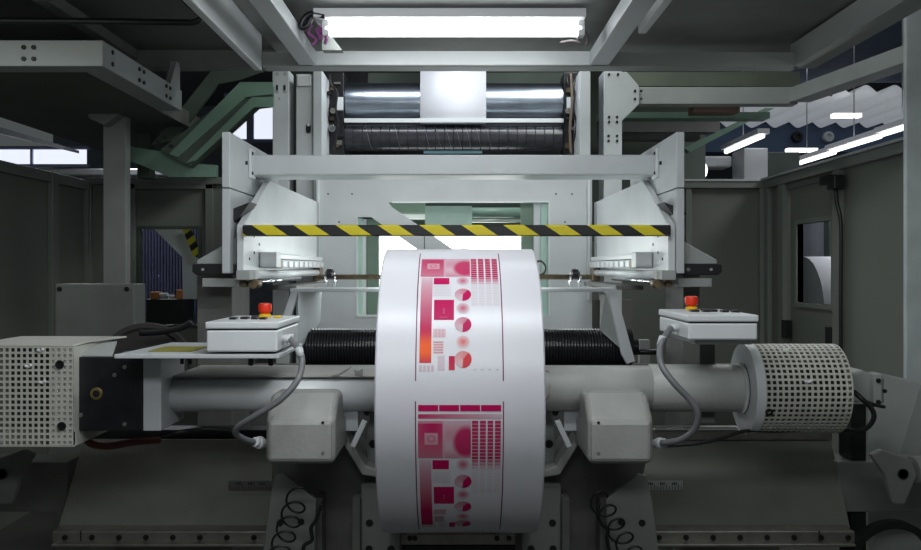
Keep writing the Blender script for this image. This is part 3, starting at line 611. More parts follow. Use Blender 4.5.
def chart(start, warm, lab):
    b = NB(); lay = b.loops.layers.color.new('ink')
    def P(u, v, lift=.0008):
        a = (start+v)/RR; return (ux0+u*(ux1-ux0), D0-(RR+lift)*math.sin(a), ZR+(RR+lift)*math.cos(a))
    def face(pts, cols, lift=.0008):
        f = b.faces.new([b.verts.new(P(u, v, lift)) for u, v in pts]); f.smooth = True
        for l, c in zip(f.loops, cols): l[lay] = (*[min(1, max(0, x))**(1/2.2) for x in c], 1)
    def rect(u0, u1, v0, v1, fn, nu=1, nv=None, lift=.0008):
        nv = nv or max(1, int((v1-v0)/.008)+1)
        for i in range(nu):
            for j in range(nv):
                q = [(u0+(u1-u0)*(i+a)/nu, v0+(v1-v0)*(j+c)/nv) for a, c in ((0,0),(1,0),(1,1),(0,1))]
                face(q, [fn((x-u0)/(u1-u0), (y-v0)/(v1-v0)) for x, y in q], lift)
    def disc(uc, vc, r, fn, lift=.0010, a0=0, a1=2*PI):
        n, m = 32, 6; asp = r/(ux1-ux0)
        for i in range(n):
            for j in range(m):
                q = [(a0+(a1-a0)*(i+a)/n, (j+c)/m) for a, c in ((0,0),(1,0),(1,1),(0,1))]
                face([(uc+asp*rr_*math.cos(t_), vc+r*rr_*math.sin(t_)) for t_, rr_ in q], [fn(t_, rr_) for t_, rr_ in q], lift)
    DP = (.16, .01, .06)
    rect(-.006, .006, -.01, .495, lambda u, v: DP, lift=.0006); rect(.994, 1.006, -.01, .495, lambda u, v: DP, lift=.0006)
    for k in range(4 if not warm else 0): a = .03+k*.2385; rect(a, a+.228, 0, .017, lambda u, v: MG)  # top bars left out of the warm chart, where glare whitens the paper
    if not warm: rect(.03, .98, .025, .037, lambda u, v: ink(.95-u*.8), 12)
    def pic(u, v):
        if u < .47:
            k = .85+.15*math.sin(u*6)*(1-v)-.35*max(0, v-.4)
            if .13 < u < .37 and .33 < v < .62: r = math.hypot((u-.25)/.12, (v-.475)/.15); k = .38 if abs(r-.5) > .2 else .62
        else:
            r = math.hypot((u-.90)/.26, (v-.56)/.46); k = .95 if r < .72 else (.95-(r-.72)*2.2 if r < 1.0 else .33-.1*math.cos(v*9)+.25*max(0, (v-.75)))
        if abs(u-.49) < .014: k = .3
        if v < .06: k = min(k, .5)
        return ink(k)
    rect(.027, .63, .043, .152, pic, 44, 36)
    for k, (a, c) in enumerate(((.642, .714), (.732, .80), (.819, .884), (.903, .97))):
        for j in range(22):
            v0 = .043+j*.0104; s = 1 if j < 11 else max(.05, 1-(j-10)*.28)
            rect(a, c, v0, v0+.0084, lambda u, v, s=s: ink(s*.95 if s > .06 else .012+.006*(j % 2)), 1, 1)
    wc = (lambda v: mix(MG, OR, math.exp(-((v-.86)/.13)**2)*1.1 if v > .5 else 0)) if warm else (lambda v: MG)
    rect(.04, .176, .156, .445, lambda u, v: mix(WH, wc(v), .25+.95*v**.6), 3, 40)
    rect(.19, .378, .158, .187, lambda u, v: MG); 
    for k in range(7): rect(.19, .40, .196+k*.006, .1975+k*.006, lambda u, v: ink(.08), lift=.0007)
    rect(.2, .436, .249, .318, lambda u, v: MG, 2)
    rect(.31, .325, .278, .298, lambda u, v: ink(.8), lift=.001)
    rect(.27, .36, .308, .310, lambda u, v: ink(.8), lift=.001)
    wk = mix(MG, OR, .6) if warm else MG
    for k in range(9): a = .2+k*.016; rect(a, a+.009, .346, .372, lambda u, v: ink(.45, mix(MG, wk, .4)))
    for k in range(5): rect(.2, .315, .384+k*.0075, .388+k*.0075, lambda u, v: ink(.45, wk))
    for k in range(4): rect(.04+k*.045, .07+k*.045, .452, .468, lambda u, v: ink(.12))
    rect(.25, .33, .425, .465, lambda u, v: ink(.07))
    rect(.378, .446, .426, .465, lambda u, v: mix(MG, wk, .15+.35*v), 1)
    rr = .0225
    for k in range(3):
        cc = mix(MG, OR, .55) if (warm and k == 2) else MG
        disc(.541, .172+.1065*k, rr*.9, lambda t_, r: ink(.80*max(0, 1-r)**1.1+.0, cc))
        vc = .229+.103*k
        disc(.541, vc, rr*1.05, lambda t_, r: ink(.12+.8*(((t_-PI*.55) % (2*PI))/(2*PI)), cc))
        disc(.541, vc, rr*1.05, lambda t_, r: ink(1, cc if k < 2 else mix(MG, cc, .7)), lift=.0013, a0=-.9, a1=PI/2)
    for k in range(4): rect(.66+k*.085, .69+k*.085, .462, .465, lambda u, v: (.5, .5, .54))
    o = obj('printed_chart', b, INK, t); return o
chart(.133, True, ''); chart(.693, False, '')
for s in (1.253, 1.813, 2.373-2*PI*RR*0): chart(s, False, '')

# ================================================================= front shaft
ZS = ZR
sh = thing('roll_shaft', 'thick pale horizontal shaft running through the big printed roll', 'shaft', (0, D0, ZS-.08))
SHM = mat('shaft_paint', (.46,.47,.45), .4, 0, .10, 9, .08, bscale=90)
b = NB(); cyl(b, (-.25, D0, ZS), (.92, D0, ZS), .0735, 48); obj('shaft_tube', b, SHM, sh)
b = NB(); cyl(b, (-.93, D0, ZS-.019), (-.25, D0, ZS-.019), .056, 48); obj('left_sleeve', b, PW, sh)
for x, r in ((-.965, .070), (-.940, .064)):
    b = NB(); cyl(b, (x, D0, ZS-.019), (x+.022, D0, ZS-.019), r, 40); obj('collar', b, PW, sh, bev=.003)
b = NB(); cyl(b, (.62, D0, ZS), (.92, D0, ZS), .0765, 48); obj('right_sleeve', b, SHM, sh, bev=.002)
b = NB(); cyl(b, (.905, D0, ZS), (.922, D0, ZS), .083, 48); obj('collar', b, SHM, sh, bev=.01)
# flat beam lying behind and over the shaft on the left
b = NB(); box(b, -.912, -.256, D0-.04, D0+.28, H-.350, H-.344); box(b, -.912, -.256, D0+.07, D0+.28, H-.46, H-.350); o = obj('carrier_beam', b, mat('carrier_paint', (.36,.355,.33), .45, 0, .12, 9), bev=.002); tag(o, 'flat topped grey beam over the white left sleeve of the shaft', 'beam')
# stains and scratches
b = NB(); prism(b, [V(342, 381, 2.835)+Vector((0, 0, .06)), V(355, 373, 2.835)+Vector((0, 0, .06)), V(352, 377, 2.835)+Vector((0, 0, .06))], (0, .004, 0)); b.free()

# marks on the round shaft
def mark(name, pix, m):
    b = NB(); n = 6
    v = []
    for x, y in pix:
        s = (CY-y)/F; zc, r = ZS-H, .0763; a_ = 1+s*s; b_ = -2*(D0+s*zc); c_ = D0*D0+zc*zc-r*r; d_ = b_*b_-4*a_*c_
        Yh = (-b_-math.sqrt(max(0, d_)))/2/a_; v.append(V(x, y, Yh))
    prism(b, v, (0, .002, 0)); return obj(name, b, m, sh)
def flatmark(pix):
    b = NB(); prism(b, [V(x, y, .344*F/(y-CY)) for x, y in pix], (0, 0, .0012)); return obj('paint_chip', b, PK, o)
flatmark([(331, 376), (338, 374.5), (352, 366.5), (347, 371), (339, 376)]); flatmark([(354, 370), (358, 371.5), (363, 369), (363, 376), (355, 375.5)])
rs = mat('dried_red_ink', (.33,.16,.17), .5, 0, .3, 30)
mark('red_smear', [(545, 370), (549, 371), (550.5, 385), (549, 397), (545, 402)], rs)

# ================================================================= left end: block, cage, platform
t = thing('drive_block', 'black square drive block with a brass bushing on the left shaft end', 'drive', V(110, 431, 2.80))
b = NB(); pb(b, 77, 357, 143, 431, 2.78, .22); obj('block_body', b, BM, t, bev=.004)
b = NB(); pb(b, 143, 359, 161, 431, 2.78, .24); obj('white_plate', b, PL, t, bev=.003)
b = NB(); p = V(97, 393.5, 2.78); lathe(b, p, (0,-1,0), [(0, .019), (.006, .019), (.007, .016), (.007, .011), (.001, .010)], 24); bb_ = obj('brass_bushing', b, BR, t, ang=True)
b = NB(); lathe(b, p+Vector((0, -.006, 0)), (0,-1,0), [(0, .0105), (.0015, .0105)], 20); obj('bore', b, BK, bb_)
for x, y in ((115, 375), (125, 367), (81, 415), (125, 424)): bolt(V(x, y, 2.78), (0,-1,0), .007, t, 'screw', RAILM)
for y in (367, 418): bolt(V(164.5, y, 2.86), (0,-1,0), .009, t, 'screw', RAILM)
b = NB(); box(b, V(161, 0, 2.9).x, V(166, 0, 2.9).x, 2.83, 3.02, ZS-.12, ZS+.115); obj('end_plate', b, PK, t)
t = thing('perforated_guard', 'boxy cream guard with square holes at the far left', 'guard', V(30, 445, 2.8))
Yg = 2.74; x0, x1 = V(-36, 0, Yg).x, V(73.5, 0, Yg).x; z0, z1 = zpy(445.5, Yg), zpy(347, Yg); cu = (x1-x0)/19
nc, nr = 19, 17; ch = (z1-z0)/nr
b = NB(); perf(b, 15, nr, lambda u, v: Vector((x0+u*cu, Yg, z0+v*ch)), .62); obj('perforated_sheet', b, CAGE, t, solid=.003)
b = NB(); perf(b, 4, nr, lambda u, v: Vector((x0+(15+u)*cu, Yg, z0+v*ch)), .50); obj('edge_sheet', b, CAGE, t, solid=.003)
b = NB(); box(b, x0+15*cu, x1-.004, Yg+.005, Yg+.02, z0, z1); obj('backing_strip', b, CAGE, t)
b = NB(); prism(b, [(x0, Yg, z1), (x1, Yg, z1), (x1+.0, Yg+.10, z1+.003), (x1+.03, Yg+.36, z1), (x0, Yg+.36, z1)], (0, 0, .006)); obj('top_sheet', b, CAGE, t, bev=.002)
b = NB(); box(b, x1-.004, x1+.0, Yg, Yg+.3, z0, z1); box(b, x0, x1, Yg, Yg+.3, z0-.004, z0); obj('side_sheet', b, CAGE, t)
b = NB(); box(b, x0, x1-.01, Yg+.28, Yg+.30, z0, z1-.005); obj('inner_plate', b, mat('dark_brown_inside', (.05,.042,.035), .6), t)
b = NB(); prism(b, [V(73.5, 432, Yg), V(84, 440, Yg+.1), V(84, 438, Yg+.1), V(73.5, 445, Yg)], (0, .01, 0)); obj('bottom_lip', b, CAGE, t)
for x, y in ((60, 364.5), (62, 426)):
    b = NB(); p = V(x, y, Yg-.003); lathe(b, p, (0,-1,0), [(0, .013), (.004, .013), (.004, .008), (.001, .007)], 20); obj('fixing_screw', b, BM, t, ang=True)
rnd = random.Random(4)
for x, y in ((37, 350), (25, 366), (39, 382)):
    b = NB(); p = V(x, y, Yg-.004); tube(b, [p, p+Vector((.012, 0, -.003)), p+Vector((.02, -.004, .004))], .004, 6); obj('plastic_tie', b, WHT, t)
t = thing('platform_tray', 'pale flat tray over the drive block carrying the left control box', 'tray', V(200, 356, 2.6))
b = NB(); z = zpy(354.5, 2.62); xa, xb = V(114, 0, 2.62).x, V(279, 0, 2.62).x
prism(b, [(xa, 2.62, z), (V(279, 0, 2.62).x, 2.62, z), (V(279, 0, 2.62).x, 3.02, z), (xa+.03, 3.05, z)], (0, 0, -.012)); obj('tray_plate', b, PL, t, bev=.002)
b = NB(); p = [(-.93, 2.70, z+.001), (-.80, 2.70, z+.001), (-.79, 2.86, z+.001), (-.93, 2.86, z+.001)]; prism(b, p, (0, 0, .002)); obj('yellow_green_label', b, mat('olive_yellow', (.30,.27,.05), .5, 0, .2, 30), t)
for x in (182, 190): 
    b = NB(); cyl(b, V(x, 357, 2.8), V(x, 364, 2.8), .006, 8); obj('tray_stud', b, BM, t)
for x in (248, 268):
    b = NB(); pb(b, x, 357, x+5, 366, 2.75, .05); obj('tray_foot', b, BM, t, bev=.003)
b = NB(); p0 = V(106, 352, 2.72); prism(b, [V(75, 355, 2.80), V(103, 343, 2.86), V(117, 341, 2.90), V(112, 356, 2.80)], (0, 0, -.006)); tag(obj('bent_bracket', b, PG), 'small bent grey plate between the left guard and tray', 'bracket')
b = NB(); lathe(b, V(148, 372, 3.42), (0,-1,0), [(0, .03), (0, .188), (.03, .188), (.03, .17), (.02, .16), (.02, .03)], 56); tag(obj('flywheel', b, mat('dark_wheel', (.045,.042,.04), .5), ang=True), 'large dark wheel showing above the drive block', 'wheel')
b = NB(); tube(b, [V(192, 322, 3.3), V(180, 328, 3.3), V(160, 332, 3.3), V(140, 333, 3.3)], .012); tag(obj('dark_hose', b, BM), 'dark hose lying in front of the dark wheel', 'hose')
b = NB(); tube(b, [V(84, 437, 3.0), V(92, 444, 3.0), V(110, 446, 3.0), V(135, 442, 3.0), V(160, 440, 3.05)], .012); tag(obj('rust_red_hose', b, mat('rust_red', (.12,.03,.015), .5)), 'rust red hose under the drive block', 'hose')
b = NB(); tube(b, [V(160, 436, 2.95), V(180, 432, 2.95), V(205, 429, 3.0), V(240, 431, 3.0)], .007); tag(obj('black_cable', b, BK), 'black cable under the left part of the shaft', 'cable')

# ================================================================= right end: flange, round cage, bracket
t = thing('perforated_guard', 'drum shaped cream guard with square holes on the right shaft end', 'guard', (1.1, D0, ZS-.14))
xg0, xg1, Rg = .950, 1.218, .142
n_a, n_x = 50, 15
b = NB(); perf(b, n_x, n_a, lambda u, v: Vector((xg0+(xg1-xg0)*u/n_x, D0+Rg*math.sin(2*PI*(v % n_a)/n_a), ZS+Rg*math.cos(2*PI*(v % n_a)/n_a))), .62)
bmesh.ops.remove_doubles(b, verts=b.verts[:], dist=.0002); obj('perforated_sheet', b, CAGE, t, solid=.003)
b = NB(); lathe(b, (xg0-.028, D0, ZS), (1,0,0), [(0, .08), (0, Rg+.002), (.028, Rg+.002), (.028, .08)], 56, True); obj('flange_disc', b, PW, t, ang=True)
b = NB(); lathe(b, (xg1-.002, D0, ZS), (1,0,0), [(0, .03), (0, Rg), (.004, Rg), (.004, .03)], 48); obj('end_disc', b, CAGE, t, ang=True)
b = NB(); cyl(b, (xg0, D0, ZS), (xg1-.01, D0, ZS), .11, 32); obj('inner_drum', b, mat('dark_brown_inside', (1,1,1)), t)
b = NB(); p = Vector((xg0+.012, D0-Rg*.93, ZS-.055)); lathe(b, p+Vector((0, .004, 0)), (0,-1,-.3), [(0, .012), (.008, .012), (.008, .006), (.003, .005)], 16); obj('fixing_screw', b, BM, t)
for dx, dz in ((.08, .13), (.12, .04)):
    b = NB(); p = Vector((xg0+dx, D0-math.sqrt(Rg*Rg-dz*dz)-.004, ZS+dz)); tube(b, [p, p+Vector((.012, 0, -.003)), p+Vector((.022, -.004, .004))], .004, 6); obj('plastic_tie', b, WHT, t)
t = thing('bearing_bracket', 'pale bearing bracket with bolts right of the drum guard', 'bracket', (1.3, D0, ZS-.06))
b = NB(); pprism(b, [(850, 374), (862, 370), (885, 378), (885, 404), (850, 402)], 2.93, .12); obj('bracket_body', b, PG, t, bev=.008)
b = NB(); pb(b, 874, 374, 882, 407, 2.9, .03); obj('bolt_plate', b, PG, t, bev=.003)
for y in (380.5, 402): bolt(V(878, y, 2.9), (0,-1,0), .008, t)
bolt(V(884.5, 391, 2.93), (0,-1,0), .007, t)
b = NB(); tube(b, [V(853, 391, 2.85), V(862, 399, 2.83), V(871, 408, 2.83), V(874, 417, 2.83), V(868, 427, 2.84), V(857, 431, 2.86), V(845, 430, 2.9)], .008); tube(b, [V(862, 400, 2.85), V(872, 404, 2.87), V(884, 407, 2.9)], .006); tag(obj('black_cable', b, BK), 'black cable looping round the end of the drum guard', 'cable')
b = NB(); pb(b, 851, 404, 866, 560, 3.3, .1); tag(obj('ribbed_upright', b, BM), 'black upright below the right bearing bracket', 'post')
# pale sloping cover at right
b = NB(); prism(b, [V(868, 372, 3.6), V(921, 384, 3.48), V(990, 400, 3.45), V(990, 560, 3.45), V(868, 560, 3.6)], (.03, .03, 0)); tag(obj('side_cover', b, PG), 'large grey side cover at the lower right edge', 'cover')

# ================================================================= control boxes
def control_box(lab, pre, x0, x1, y0, y1, zb, zt, ex, ey):
    t = thing('control_box', lab, 'control box', ((x0+x1)/2, (y0+y1)/2, zb))
    b = NB(); box(b, x0+.003, x1-.003, y0+.003, y1-.003, zb, zt-.024); obj('box_body', b, PW, t, bev=.005)
    b = NB(); box(b, x0+.006, x1-.006, y0+.006, y1-.006, zt-.025, zt-.019); obj('gasket', b, BK, t)
    b = NB(); box(b, x0, x1, y0, y1, zt-.020, zt); obj('box_lid', b, PW, t, bev=.004)
    e = None
    b = NB(); lathe(b, (ex, ey, zt), (0,0,1), [(0, .019), (.010, .019), (.012, .013)], 28); e = obj('emergency_stop', b, YEL, t, ang=True)
    b = NB(); lathe(b, (ex, ey, zt+.010), (0,0,1), [(0, .012), (.006, .016), (.010, .020), (.028, .0215), (.034, .019), (.036, .012)], 28); obj('red_button', b, RED, e, ang=True)
    return t
cb = control_box('white control box with a red stop button on the left tray', 'l', V(205, 0, 2.62).x, V(278, 0, 2.62).x, 2.62, 2.98, zpy(352, 2.62), zpy(322, 2.62), V(265, 0, 2.86).x, 2.86)
zt = zpy(322, 2.62)
for k, (x, yy, w) in enumerate(((233, 2.74, 7), (243, 2.76, 8), (254, 2.75, 7), (263, 2.74, 7), (248, 2.83, 6), (258, 2.82, 8), (272, 2.82, 7))):
    b = NB(); xx = V(x, 0, 2.75).x; box(b, xx-S(w/2, 2.75), xx+S(w/2, 2.75), yy, yy+.035, zt, zt+.007); obj('push_button', b, YEL if k in (5, 6) else BK, cb, bev=.003)
b = NB(); xr = V(278, 0, 2.62).x
for yy in (2.70, 2.76): cyl(b, (xr-.005, yy, zt-.055), (xr+.022, yy, zt-.055), .011, 12)
obj('cable_gland', b, PL, cb)
cb2 = control_box('white control box with a red stop button right of the big roll', 'r', V(687.5, 0, 2.62).x, V(759, 0, 2.62).x, 2.62, 3.00, zpy(340, 2.62), zpy(315, 2.62), V(693, 0, 2.93).x-.005, 2.93)
zt2 = zpy(315, 2.62)
for k, (x, yy, w) in enumerate(((700, 2.80, 9), (711, 2.79, 7), (720, 2.81, 8), (729, 2.78, 7), (738, 2.76, 7), (716, 2.86, 7))):
    b = NB(); xx = V(x, 0, 2.75).x; box(b, xx-S(w/2, 2.75), xx+S(w/2, 2.75), yy, yy+.035, zt2, zt2+.007); obj('push_button', b, BK, cb2, bev=.003)
xl = V(688, 0, 2.62).x
b = NB(); cyl(b, (xl+.005, 2.74, zt2-.045), (xl-.025, 2.74, zt2-.045), .013, 12); cyl(b, (xl+.005, 2.80, zt2-.045), (xl-.02, 2.80, zt2-.045), .010, 12); obj('cable_gland', b, PL, cb2)
b = NB(); box(b, xl+.03, xl+.2, 2.66, 2.98, zpy(344.5, 2.66), zpy(340, 2.62)-.001); obj('mounting_plate', b, PL, cb2, bev=.002)
b = NB(); box(b, xl+.12, xl+.17, 3.0-.06, 3.0-.01, zpy(420, 3.0), zpy(346, 2.7)); tag(obj('box_stand', b, PK), 'dull stand under the right control box', 'post')
# conduits
b = NB(); tube(b, [Vector((xr+.02, 2.70, zt-.055)), V(299, 350, 2.66), V(302, 364, 2.64), V(297, 381, 2.60), V(280, 400, 2.58), V(255, 416, 2.58), V(238, 427, 2.60), V(236, 434, 2.62), V(246, 440, 2.66), V(256, 442.5, 2.70)], .0095, 12)
t = obj('flexible_conduit', b, CBL); tag(t, 'grey flexible conduit curving from the left control box to its gearbox', 'conduit')
b = NB(); p = V(254, 442, 2.69); q = V(268, 443.5, 2.74); d = (q-p).normalized(); lathe(b, p, d, [(0, .010), (.003, .015), (.016, .015), (.018, .019), (.03, .019), (.032, .012), (.05, .012)], 12); obj('conduit_fitting', b, WHT, t)
b = NB(); cyl(b, V(298.5, 348, 2.66), V(301, 357, 2.65), .0115, 12); obj('conduit_fitting', b, PL, t)
b = NB(); tube(b, [Vector((xl-.02, 2.74, zt2-.045)), V(664, 338, 2.66), V(660, 350, 2.64), V(662, 366, 2.60), V(674, 383, 2.57), V(691, 401, 2.56), V(698, 415, 2.56), V(694, 430, 2.58), V(680, 440, 2.62), V(662, 443, 2.68)], .0095, 12)
t = obj('flexible_conduit', b, CBL); tag(t, 'grey flexible conduit curving from the right control box to its gearbox', 'conduit')
b = NB(); p = V(666, 443, 2.68); q = V(652, 443.5, 2.72); lathe(b, p, q-p, [(0, .010), (.003, .014), (.016, .014), (.018, .017), (.03, .017), (.032, .012), (.05, .012)], 12); obj('conduit_fitting', b, PL, t)
b = NB(); cyl(b, V(663, 337, 2.66), V(660, 346, 2.65), .0115, 12); obj('conduit_fitting', b, PL, t)
b = NB(); tube(b, [V(662, 446, 2.75), V(700, 443, 2.75), V(725, 437, 2.78), V(745, 431, 2.84), V(775, 431, 2.86), V(800, 430, 2.86)], .006); tag(obj('black_cable', b, BK), 'thin black cable running from the right gearbox to the drum guard', 'cable')

# ================================================================= gear boxes and arms
def gearbox(lab, xa, xb, s):
    t = thing('gearbox_housing', lab, 'gearbox', ((xa+xb)/2, 2.8, H-.58))
    b = NB(); z0, zf, zt_ = zpy(465, 2.64), zpy(419, 2.64), zpy(391, 2.76)
    prism(b, [(xa, 2.64, z0), (xa, 2.64, zf), (xa, 2.72, zt_), (xa, 2.832, zt_), (xa, 2.86, ZS-.08), (xa, 3.05, ZS-.08), (xa, 3.05, z0)], (xb-xa, 0, 0))
    o = obj('housing', b, PC, t, bev=.022); o.modifiers['b'].segments = 4
    b = NB(); box(b, xa+.008, xb-.008, 2.634, 2.66, z0+.008, zf-.004); o = obj('cover', b, PC, t, bev=.012)
    for dz in (.035, .125):
        x = xb-.035 if s < 0 else xa+.03
        hole((x, 2.634, z0+dz), (0,-1,0), .0045, t)
    b = NB(); box(b, xa+.02, xb-.02, 2.87, 3.04, ZS-.09, ZS-.076); obj('saddle', b, PC, t, bev=.01)
    return t
gearbox('rounded grey gearbox housing under the shaft left of the roll', V(265, 0, 2.64).x, V(335, 0, 2.64).x, -1)
gearbox('rounded grey gearbox housing under the shaft right of the roll', V(588, 0, 2.64).x, V(654, 0, 2.64).x, 1)
for s, l in ((-1, 'left'), (1, 'right')):
    f = (lambda x: x) if s < 0 else (lambda x: 922-x)
    t = thing('swing_arm', 'dull cast arm reaching down from the %s gearbox towards the roll' % l, 'arm', V(f(340), 550, 3.0))
    b = NB(); pprism(b, [(f(x), y) for x, y in ((322, 430), (345, 405), (352, 440), (368, 468), (380, 476), (380, 560), (318, 560), (316, 505), (280, 486), (275, 460))], 3.02, .22); obj('arm_casting', b, PK, t, bev=.012)
    b = NB(); pprism(b, [(f(x), y) for x, y in ((336, 432), (343, 430), (366, 466), (382, 472), (382, 478), (362, 475))], 2.93, .09); obj('arm_rib', b, PC, t, bev=.004)
    b = NB(); pb(b, f(352), 498, f(360), 560, 2.93, .09); obj('vertical_rib', b, PK, t, bev=.003)
    b = NB(); pb(b, f(316), 498, f(322), 560, 2.93, .09); obj('vertical_rib', b, PK, t, bev=.003)
    t = thing('link_plate', 'pale square link plate with a slanted strut beside the roll on the %s' % l, 'link', V(f(350), 430, 2.95))
    b = NB(); pb(b, f(341), 409, f(358), 431, 2.90, .02); obj('square_plate', b, PL, t, bev=.002)
    b = NB(); pprism(b, [(f(x), y) for x, y in ((362, 420), (367, 422), (355, 448), (350, 446))], 2.87, .02); obj('strut', b, PW, t, bev=.002)
    b = NB(); pprism(b, [(f(x), y) for x, y in ((371, 410), (385, 410), (385, 470), (368, 466), (366, 440))], 3.02, .03); obj('back_plate', b, PG, t, bev=.002)
    hole(V(f(373), 444, 3.019), (0,-1,0), .014, t); bolt(V(f(367), 412, 2.95), (0,-1,0), .012, t)
    t = thing('foot_plate', 'grey foot plate with holes below the %s gearbox' % l, 'plate', V(f(290), 560, 2.85))
    b = NB(); pprism(b, [(f(x), y) for x, y in ((275, 476), (284, 474), (316, 500), (314, 560), (262, 560), (270, 500))], 2.86, .02); obj('plate_body', b, FP, t, bev=.003)
    for x, y in ((280, 523), (301, 522)): hole(V(f(x), y, 2.859), (0,-1,0), .011, t)
    t = thing('inner_foot_plate', 'grey plate with holes under the %s edge of the roll' % l, 'plate', V(f(380), 560, 2.95))
    b = NB(); pb(b, f(361), 484, f(400), 560, 2.96, .03); obj('plate_body', b, FP, t, bev=.004)
    for x, y in ((369.5, 523), (369, 549), (391, 549)): hole(V(f(x), y, 2.959), (0,-1,0), .012, t)
    # coiled cable
    b = NB(); pts = []; n = 90; A, B = (V(299, 493, 2.78), V(277, 560, 2.74)) if s < 0 else (V(597, 497, 2.78), V(636, 560, 2.74))
    for i in range(n+1):
        u = i/n; c = A.lerp(B, u); a = u*2*PI*4.6; pts.append(c+Vector((.032*math.cos(a), -.012*math.sin(a), .030*math.sin(a))))
    tube(b, pts, .0036, 8, False); tag(obj('coiled_cable', b, BK), 'black coiled cable hanging in front of the %s foot plate' % l, 'cable')
    b = NB(); q = [(322, 503), (316, 520), (311, 528), (312, 540), (304, 546), (303, 560)] if s < 0 else [(599, 503), (598, 515), (602, 524), (608, 530), (607, 540), (612, 560)]
    tube(b, [V(x, y, 2.80) for x, y in q], .006); tag(obj('wavy_cable', b, BK), 'wavy black cable beside the coiled cable on the %s' % l, 'cable')
# cross rail under the roll
t = thing('cross_rail', 'worn steel rail with bolts under the middle of the roll', 'rail', V(460, 545, 3.0))
b = NB(); pb(b, 400, 534, 516, 545, 3.0, .1); obj('rail_body', b, RAILM, t, bev=.003)
for x in (410, 415, 497, 509): bolt(V(x, 538, 3.0), (0,-1,0), .009, t)
b = NB(); pb(b, 402, 546, 515, 570, 3.06, .1); tag(obj('lower_beam', b, BM), 'dark beam below the worn centre rail', 'beam')
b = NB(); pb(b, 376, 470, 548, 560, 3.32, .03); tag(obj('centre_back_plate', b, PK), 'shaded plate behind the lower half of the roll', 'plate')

# ================================================================= lower aprons
APR = mat('apron_paint', (.15,.152,.13), .5, 0, .18, 4, .05)
t = thing('apron', 'wide dull sloping apron sheet at lower left', 'apron', V(160, 530, 3.2))
b = NB(); prism(b, [V(84, 440, 3.36), V(272, 440, 3.36), V(272, 529, 3.2), V(58, 529, 3.2)], (0, .02, 0)); obj('apron_sheet', b, APR, t)
b = NB(); pb(b, 58, 526.5, 268, 529, 3.19, .02); obj('bottom_lip', b, APR, t)
t = thing('apron', 'wide dull sloping apron sheet at lower right', 'apron', V(740, 530, 3.2))
b = NB(); prism(b, [V(645, 441, 3.36), V(831, 441, 3.36), V(850, 528, 3.2), V(640, 528, 3.2)], (0, .02, 0)); obj('apron_sheet', b, APR, t)
b = NB(); prism(b, [V(640, 473, 3.28), V(735, 473, 3.28), V(735, 474, 3.28), V(640, 474, 3.28)], (0, .01, 0)); b.free()
for k, (x0, x1, l) in enumerate(((52, 267, 'left'), (646, 855, 'right'))):
    t = thing('slide_rail', 'bolted steel slide rail under the %s apron' % l, 'rail', V((x0+x1)/2, 545, 3.15))
    b = NB(); pb(b, x0, 531.5, x1, 543, 3.12, .08); obj('rail_body', b, RAILM, t, bev=.003)
    b = NB(); pb(b, x0-1, 544.5, x1+1, 547, 3.08, .14); obj('lower_strip', b, RAILM, t, bev=.002)
    for i in range(8):
        x = x0+13+i*27; 
        if x < x1-6: b = NB(); lathe(b, V(x, 537.5, 3.12), (0,-1,0), [(0, .010), (.003, .010), (.003, .006), (.001, .005)], 16); obj('bolt', b, BM, t)
    b = NB(); pb(b, x0+28 if k == 0 else x1-36, 531, x0+29 if k == 0 else x1-35, 543.5, 3.117, .01); obj('rail_joint', b, BK, t)
b = NB(); pb(b, 652, 430, 832, 440, 3.36, .1); t = obj('upper_rail', b, RAILM, bev=.003); tag(t, 'dark steel rail along the top of the right apron', 'rail')
b = NB(); pb(b, 655, 428.6, 738, 430, 3.35, .03); obj('bright_edge', b, CH, t)
b = NB(); pb(b, 84, 430, 270, 439, 3.42, .1); t = obj('upper_rail', b, BM, bev=.003); tag(t, 'black rail along the top of the left apron', 'rail')
# scales
for k, (x0, x1, Yq, l, m) in enumerate(((228, 271, 3.27, 'worn grey measuring scale on the left apron', PK), (640, 683, 3.27, 'pale measuring scale with dark marks on the right apron', PG))):
    t = thing('measuring_scale', l, 'scale', V((x0+x1)/2, 490, Yq-.01))
    b = NB(); pb(b, x0, 481, x1, 490, Yq-.012, .006); obj('scale_strip', b, m, t)
    b = NB()
    for i in range(14): x = x0+2+i*3; pb(b, x, 486.5 if i % 4 else 484.5, x+.6, 489.5, Yq-.0135, .001)
    for i in range(3):
        x = x0+8+i*12
        for j in range(3): pb(b, x+j*1.8, 482.5, x+j*1.8+1.1, 485, Yq-.0135, .001)
    obj('scale_marks', b, BM, t)
# side beams and pivots at the bottom corners
for s, l in ((-1, 'left'), (1, 'right')):
    f = (lambda x: x) if s > 0 else (lambda x: 905-x)
    b = NB(); pb(b, f(838), 462, f(990), 512, 3.28, .15); tag(obj('base_beam', b, FP if s > 0 else PK, bev=.004), 'heavy grey base beam at the lower %s corner' % l, 'beam')
    t = thing('pivot_bracket', 'grey pivot lug with a round hole at the lower %s corner' % l, 'bracket', V(f(890), 505, 3.0))
    b = NB(); pprism(b, [(f(x), y) for x, y in ((871, 455), (882, 450), (912, 460), (918, 475), (905, 505), (893, 504), (885, 475))], 3.0, .03); obj('lug', b, FP if s > 0 else PK, t, bev=.006)
    b = NB(); lathe(b, V(f(903), 474, 2.998), (0,-1,0), [(0, .018), (.003, .018), (.003, .015), (.0, .014)], 24); obj('pivot_hole', b, BK, t)
    b = NB(); cyl(b, V(f(912), 470, 3.03), V(f(990), 466, 3.06), .045, 24); obj('pivot_arm', b, FP if s > 0 else PK, t)
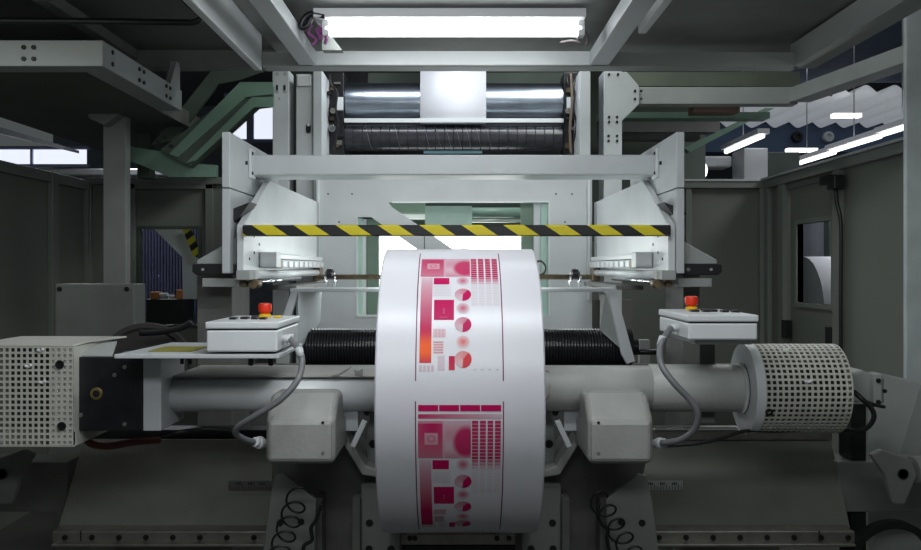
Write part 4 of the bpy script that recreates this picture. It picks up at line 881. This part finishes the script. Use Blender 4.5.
b = NB(); lathe(b, V(890, 565, 3.22), (0,-1,0), [(0, .14), (0, .165), (.04, .165), (.04, .14)], 48, True); tag(obj('black_hose_ring', b, BK, ang=True), 'black coiled hose at the lower right corner', 'hose')
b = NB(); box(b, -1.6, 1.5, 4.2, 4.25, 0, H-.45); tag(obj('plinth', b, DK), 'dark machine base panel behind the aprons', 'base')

# ================================================================= lights
def area(name, loc, rot, sx, sy, e, col=(1,1,1)):
    l = bpy.data.lights.new(name, 'AREA'); l.shape = 'RECTANGLE'; l.size = sx; l.size_y = sy; l.energy = e; l.color = col
    o = bpy.data.objects.new(name, l); COL.objects.link(o); o.location = loc; o.rotation_euler = rot; return o
area('overhead_lamp', (0, 2.0, H+.92), (math.radians(10), 0, 0), 1.3, .12, 14, (.93, .97, 1))
area('front_fill', (0, .4, H+.92), (math.radians(72), 0, 0), 2.4, .3, 17, (.93, .97, 1))  # added fill from the camera side for the front faces
area('press_lamp', (0, 4.5, H+.52), (math.radians(25), 0, 0), 1.1, .1, 2.0, (.93, .98, 1))
area('press_inner_fill', (-.01, 5.2, H+1.35), (math.radians(10), 0, 0), 1.3, .08, 7, (.88, .94, 1))  # added fill to brighten the upper press, no fixture there
for s_ in (-1, 1): area('cheek_fill', (s_*.25, 4.0, H-.02), (0, -s_*math.radians(85), 0), .08, .7, 1.7, (.9, 1, .98))  # added hidden fills for the glow low on the cheek plates
area('side_plate_fill', (.3, 1.7, H+.78), (0, math.radians(95), 0), .2, .8, 10, (.93, .97, 1))  # added fill out of view, brightens the upper left side plate
area('right_wall_fill', (1.0, 3.4, H+2.6), (0, math.radians(35), 0), .5, 3, 60, (.95, 1, .97))  # added unseen fill to lift the right cabin wall
area('cabin_fill_right', (1.6, 4.3, H+.75), (0, math.radians(25), 0), .3, 2, 3.5, (.95, 1, .97))  # added soft fill for the right side of the cabin
area('cabin_fill_left', (-1.9, 3.2, H+.8), (math.radians(35), 0, 0), 1.0, .5, 2, (.95, 1, .97))  # added soft fill for the left side of the cabin
area('window_scene_fill', (-3.6, 9.5, H+2.0), (0, 0, 0), 2, 2, 90, (.9, .93, 1))  # added fill brightening what shows through the left window
area('hall_lamp_far_right', (4.5, 10, 4.3), (0, 0, 0), 3, 5, 60, (.9, .93, 1))
area('door_scene_fill', (2.95, 6.6, H+1.5), (0, math.radians(5), 0), .4, 2, 22, (.97, .96, 1))  # added fill brightening what shows through the door window
w = bpy.data.worlds.new('world'); C.world = w; w.use_nodes = True
w.node_tree.nodes['Background'].inputs[0].default_value = (.55, .62, .62, 1); w.node_tree.nodes['Background'].inputs[1].default_value = .12
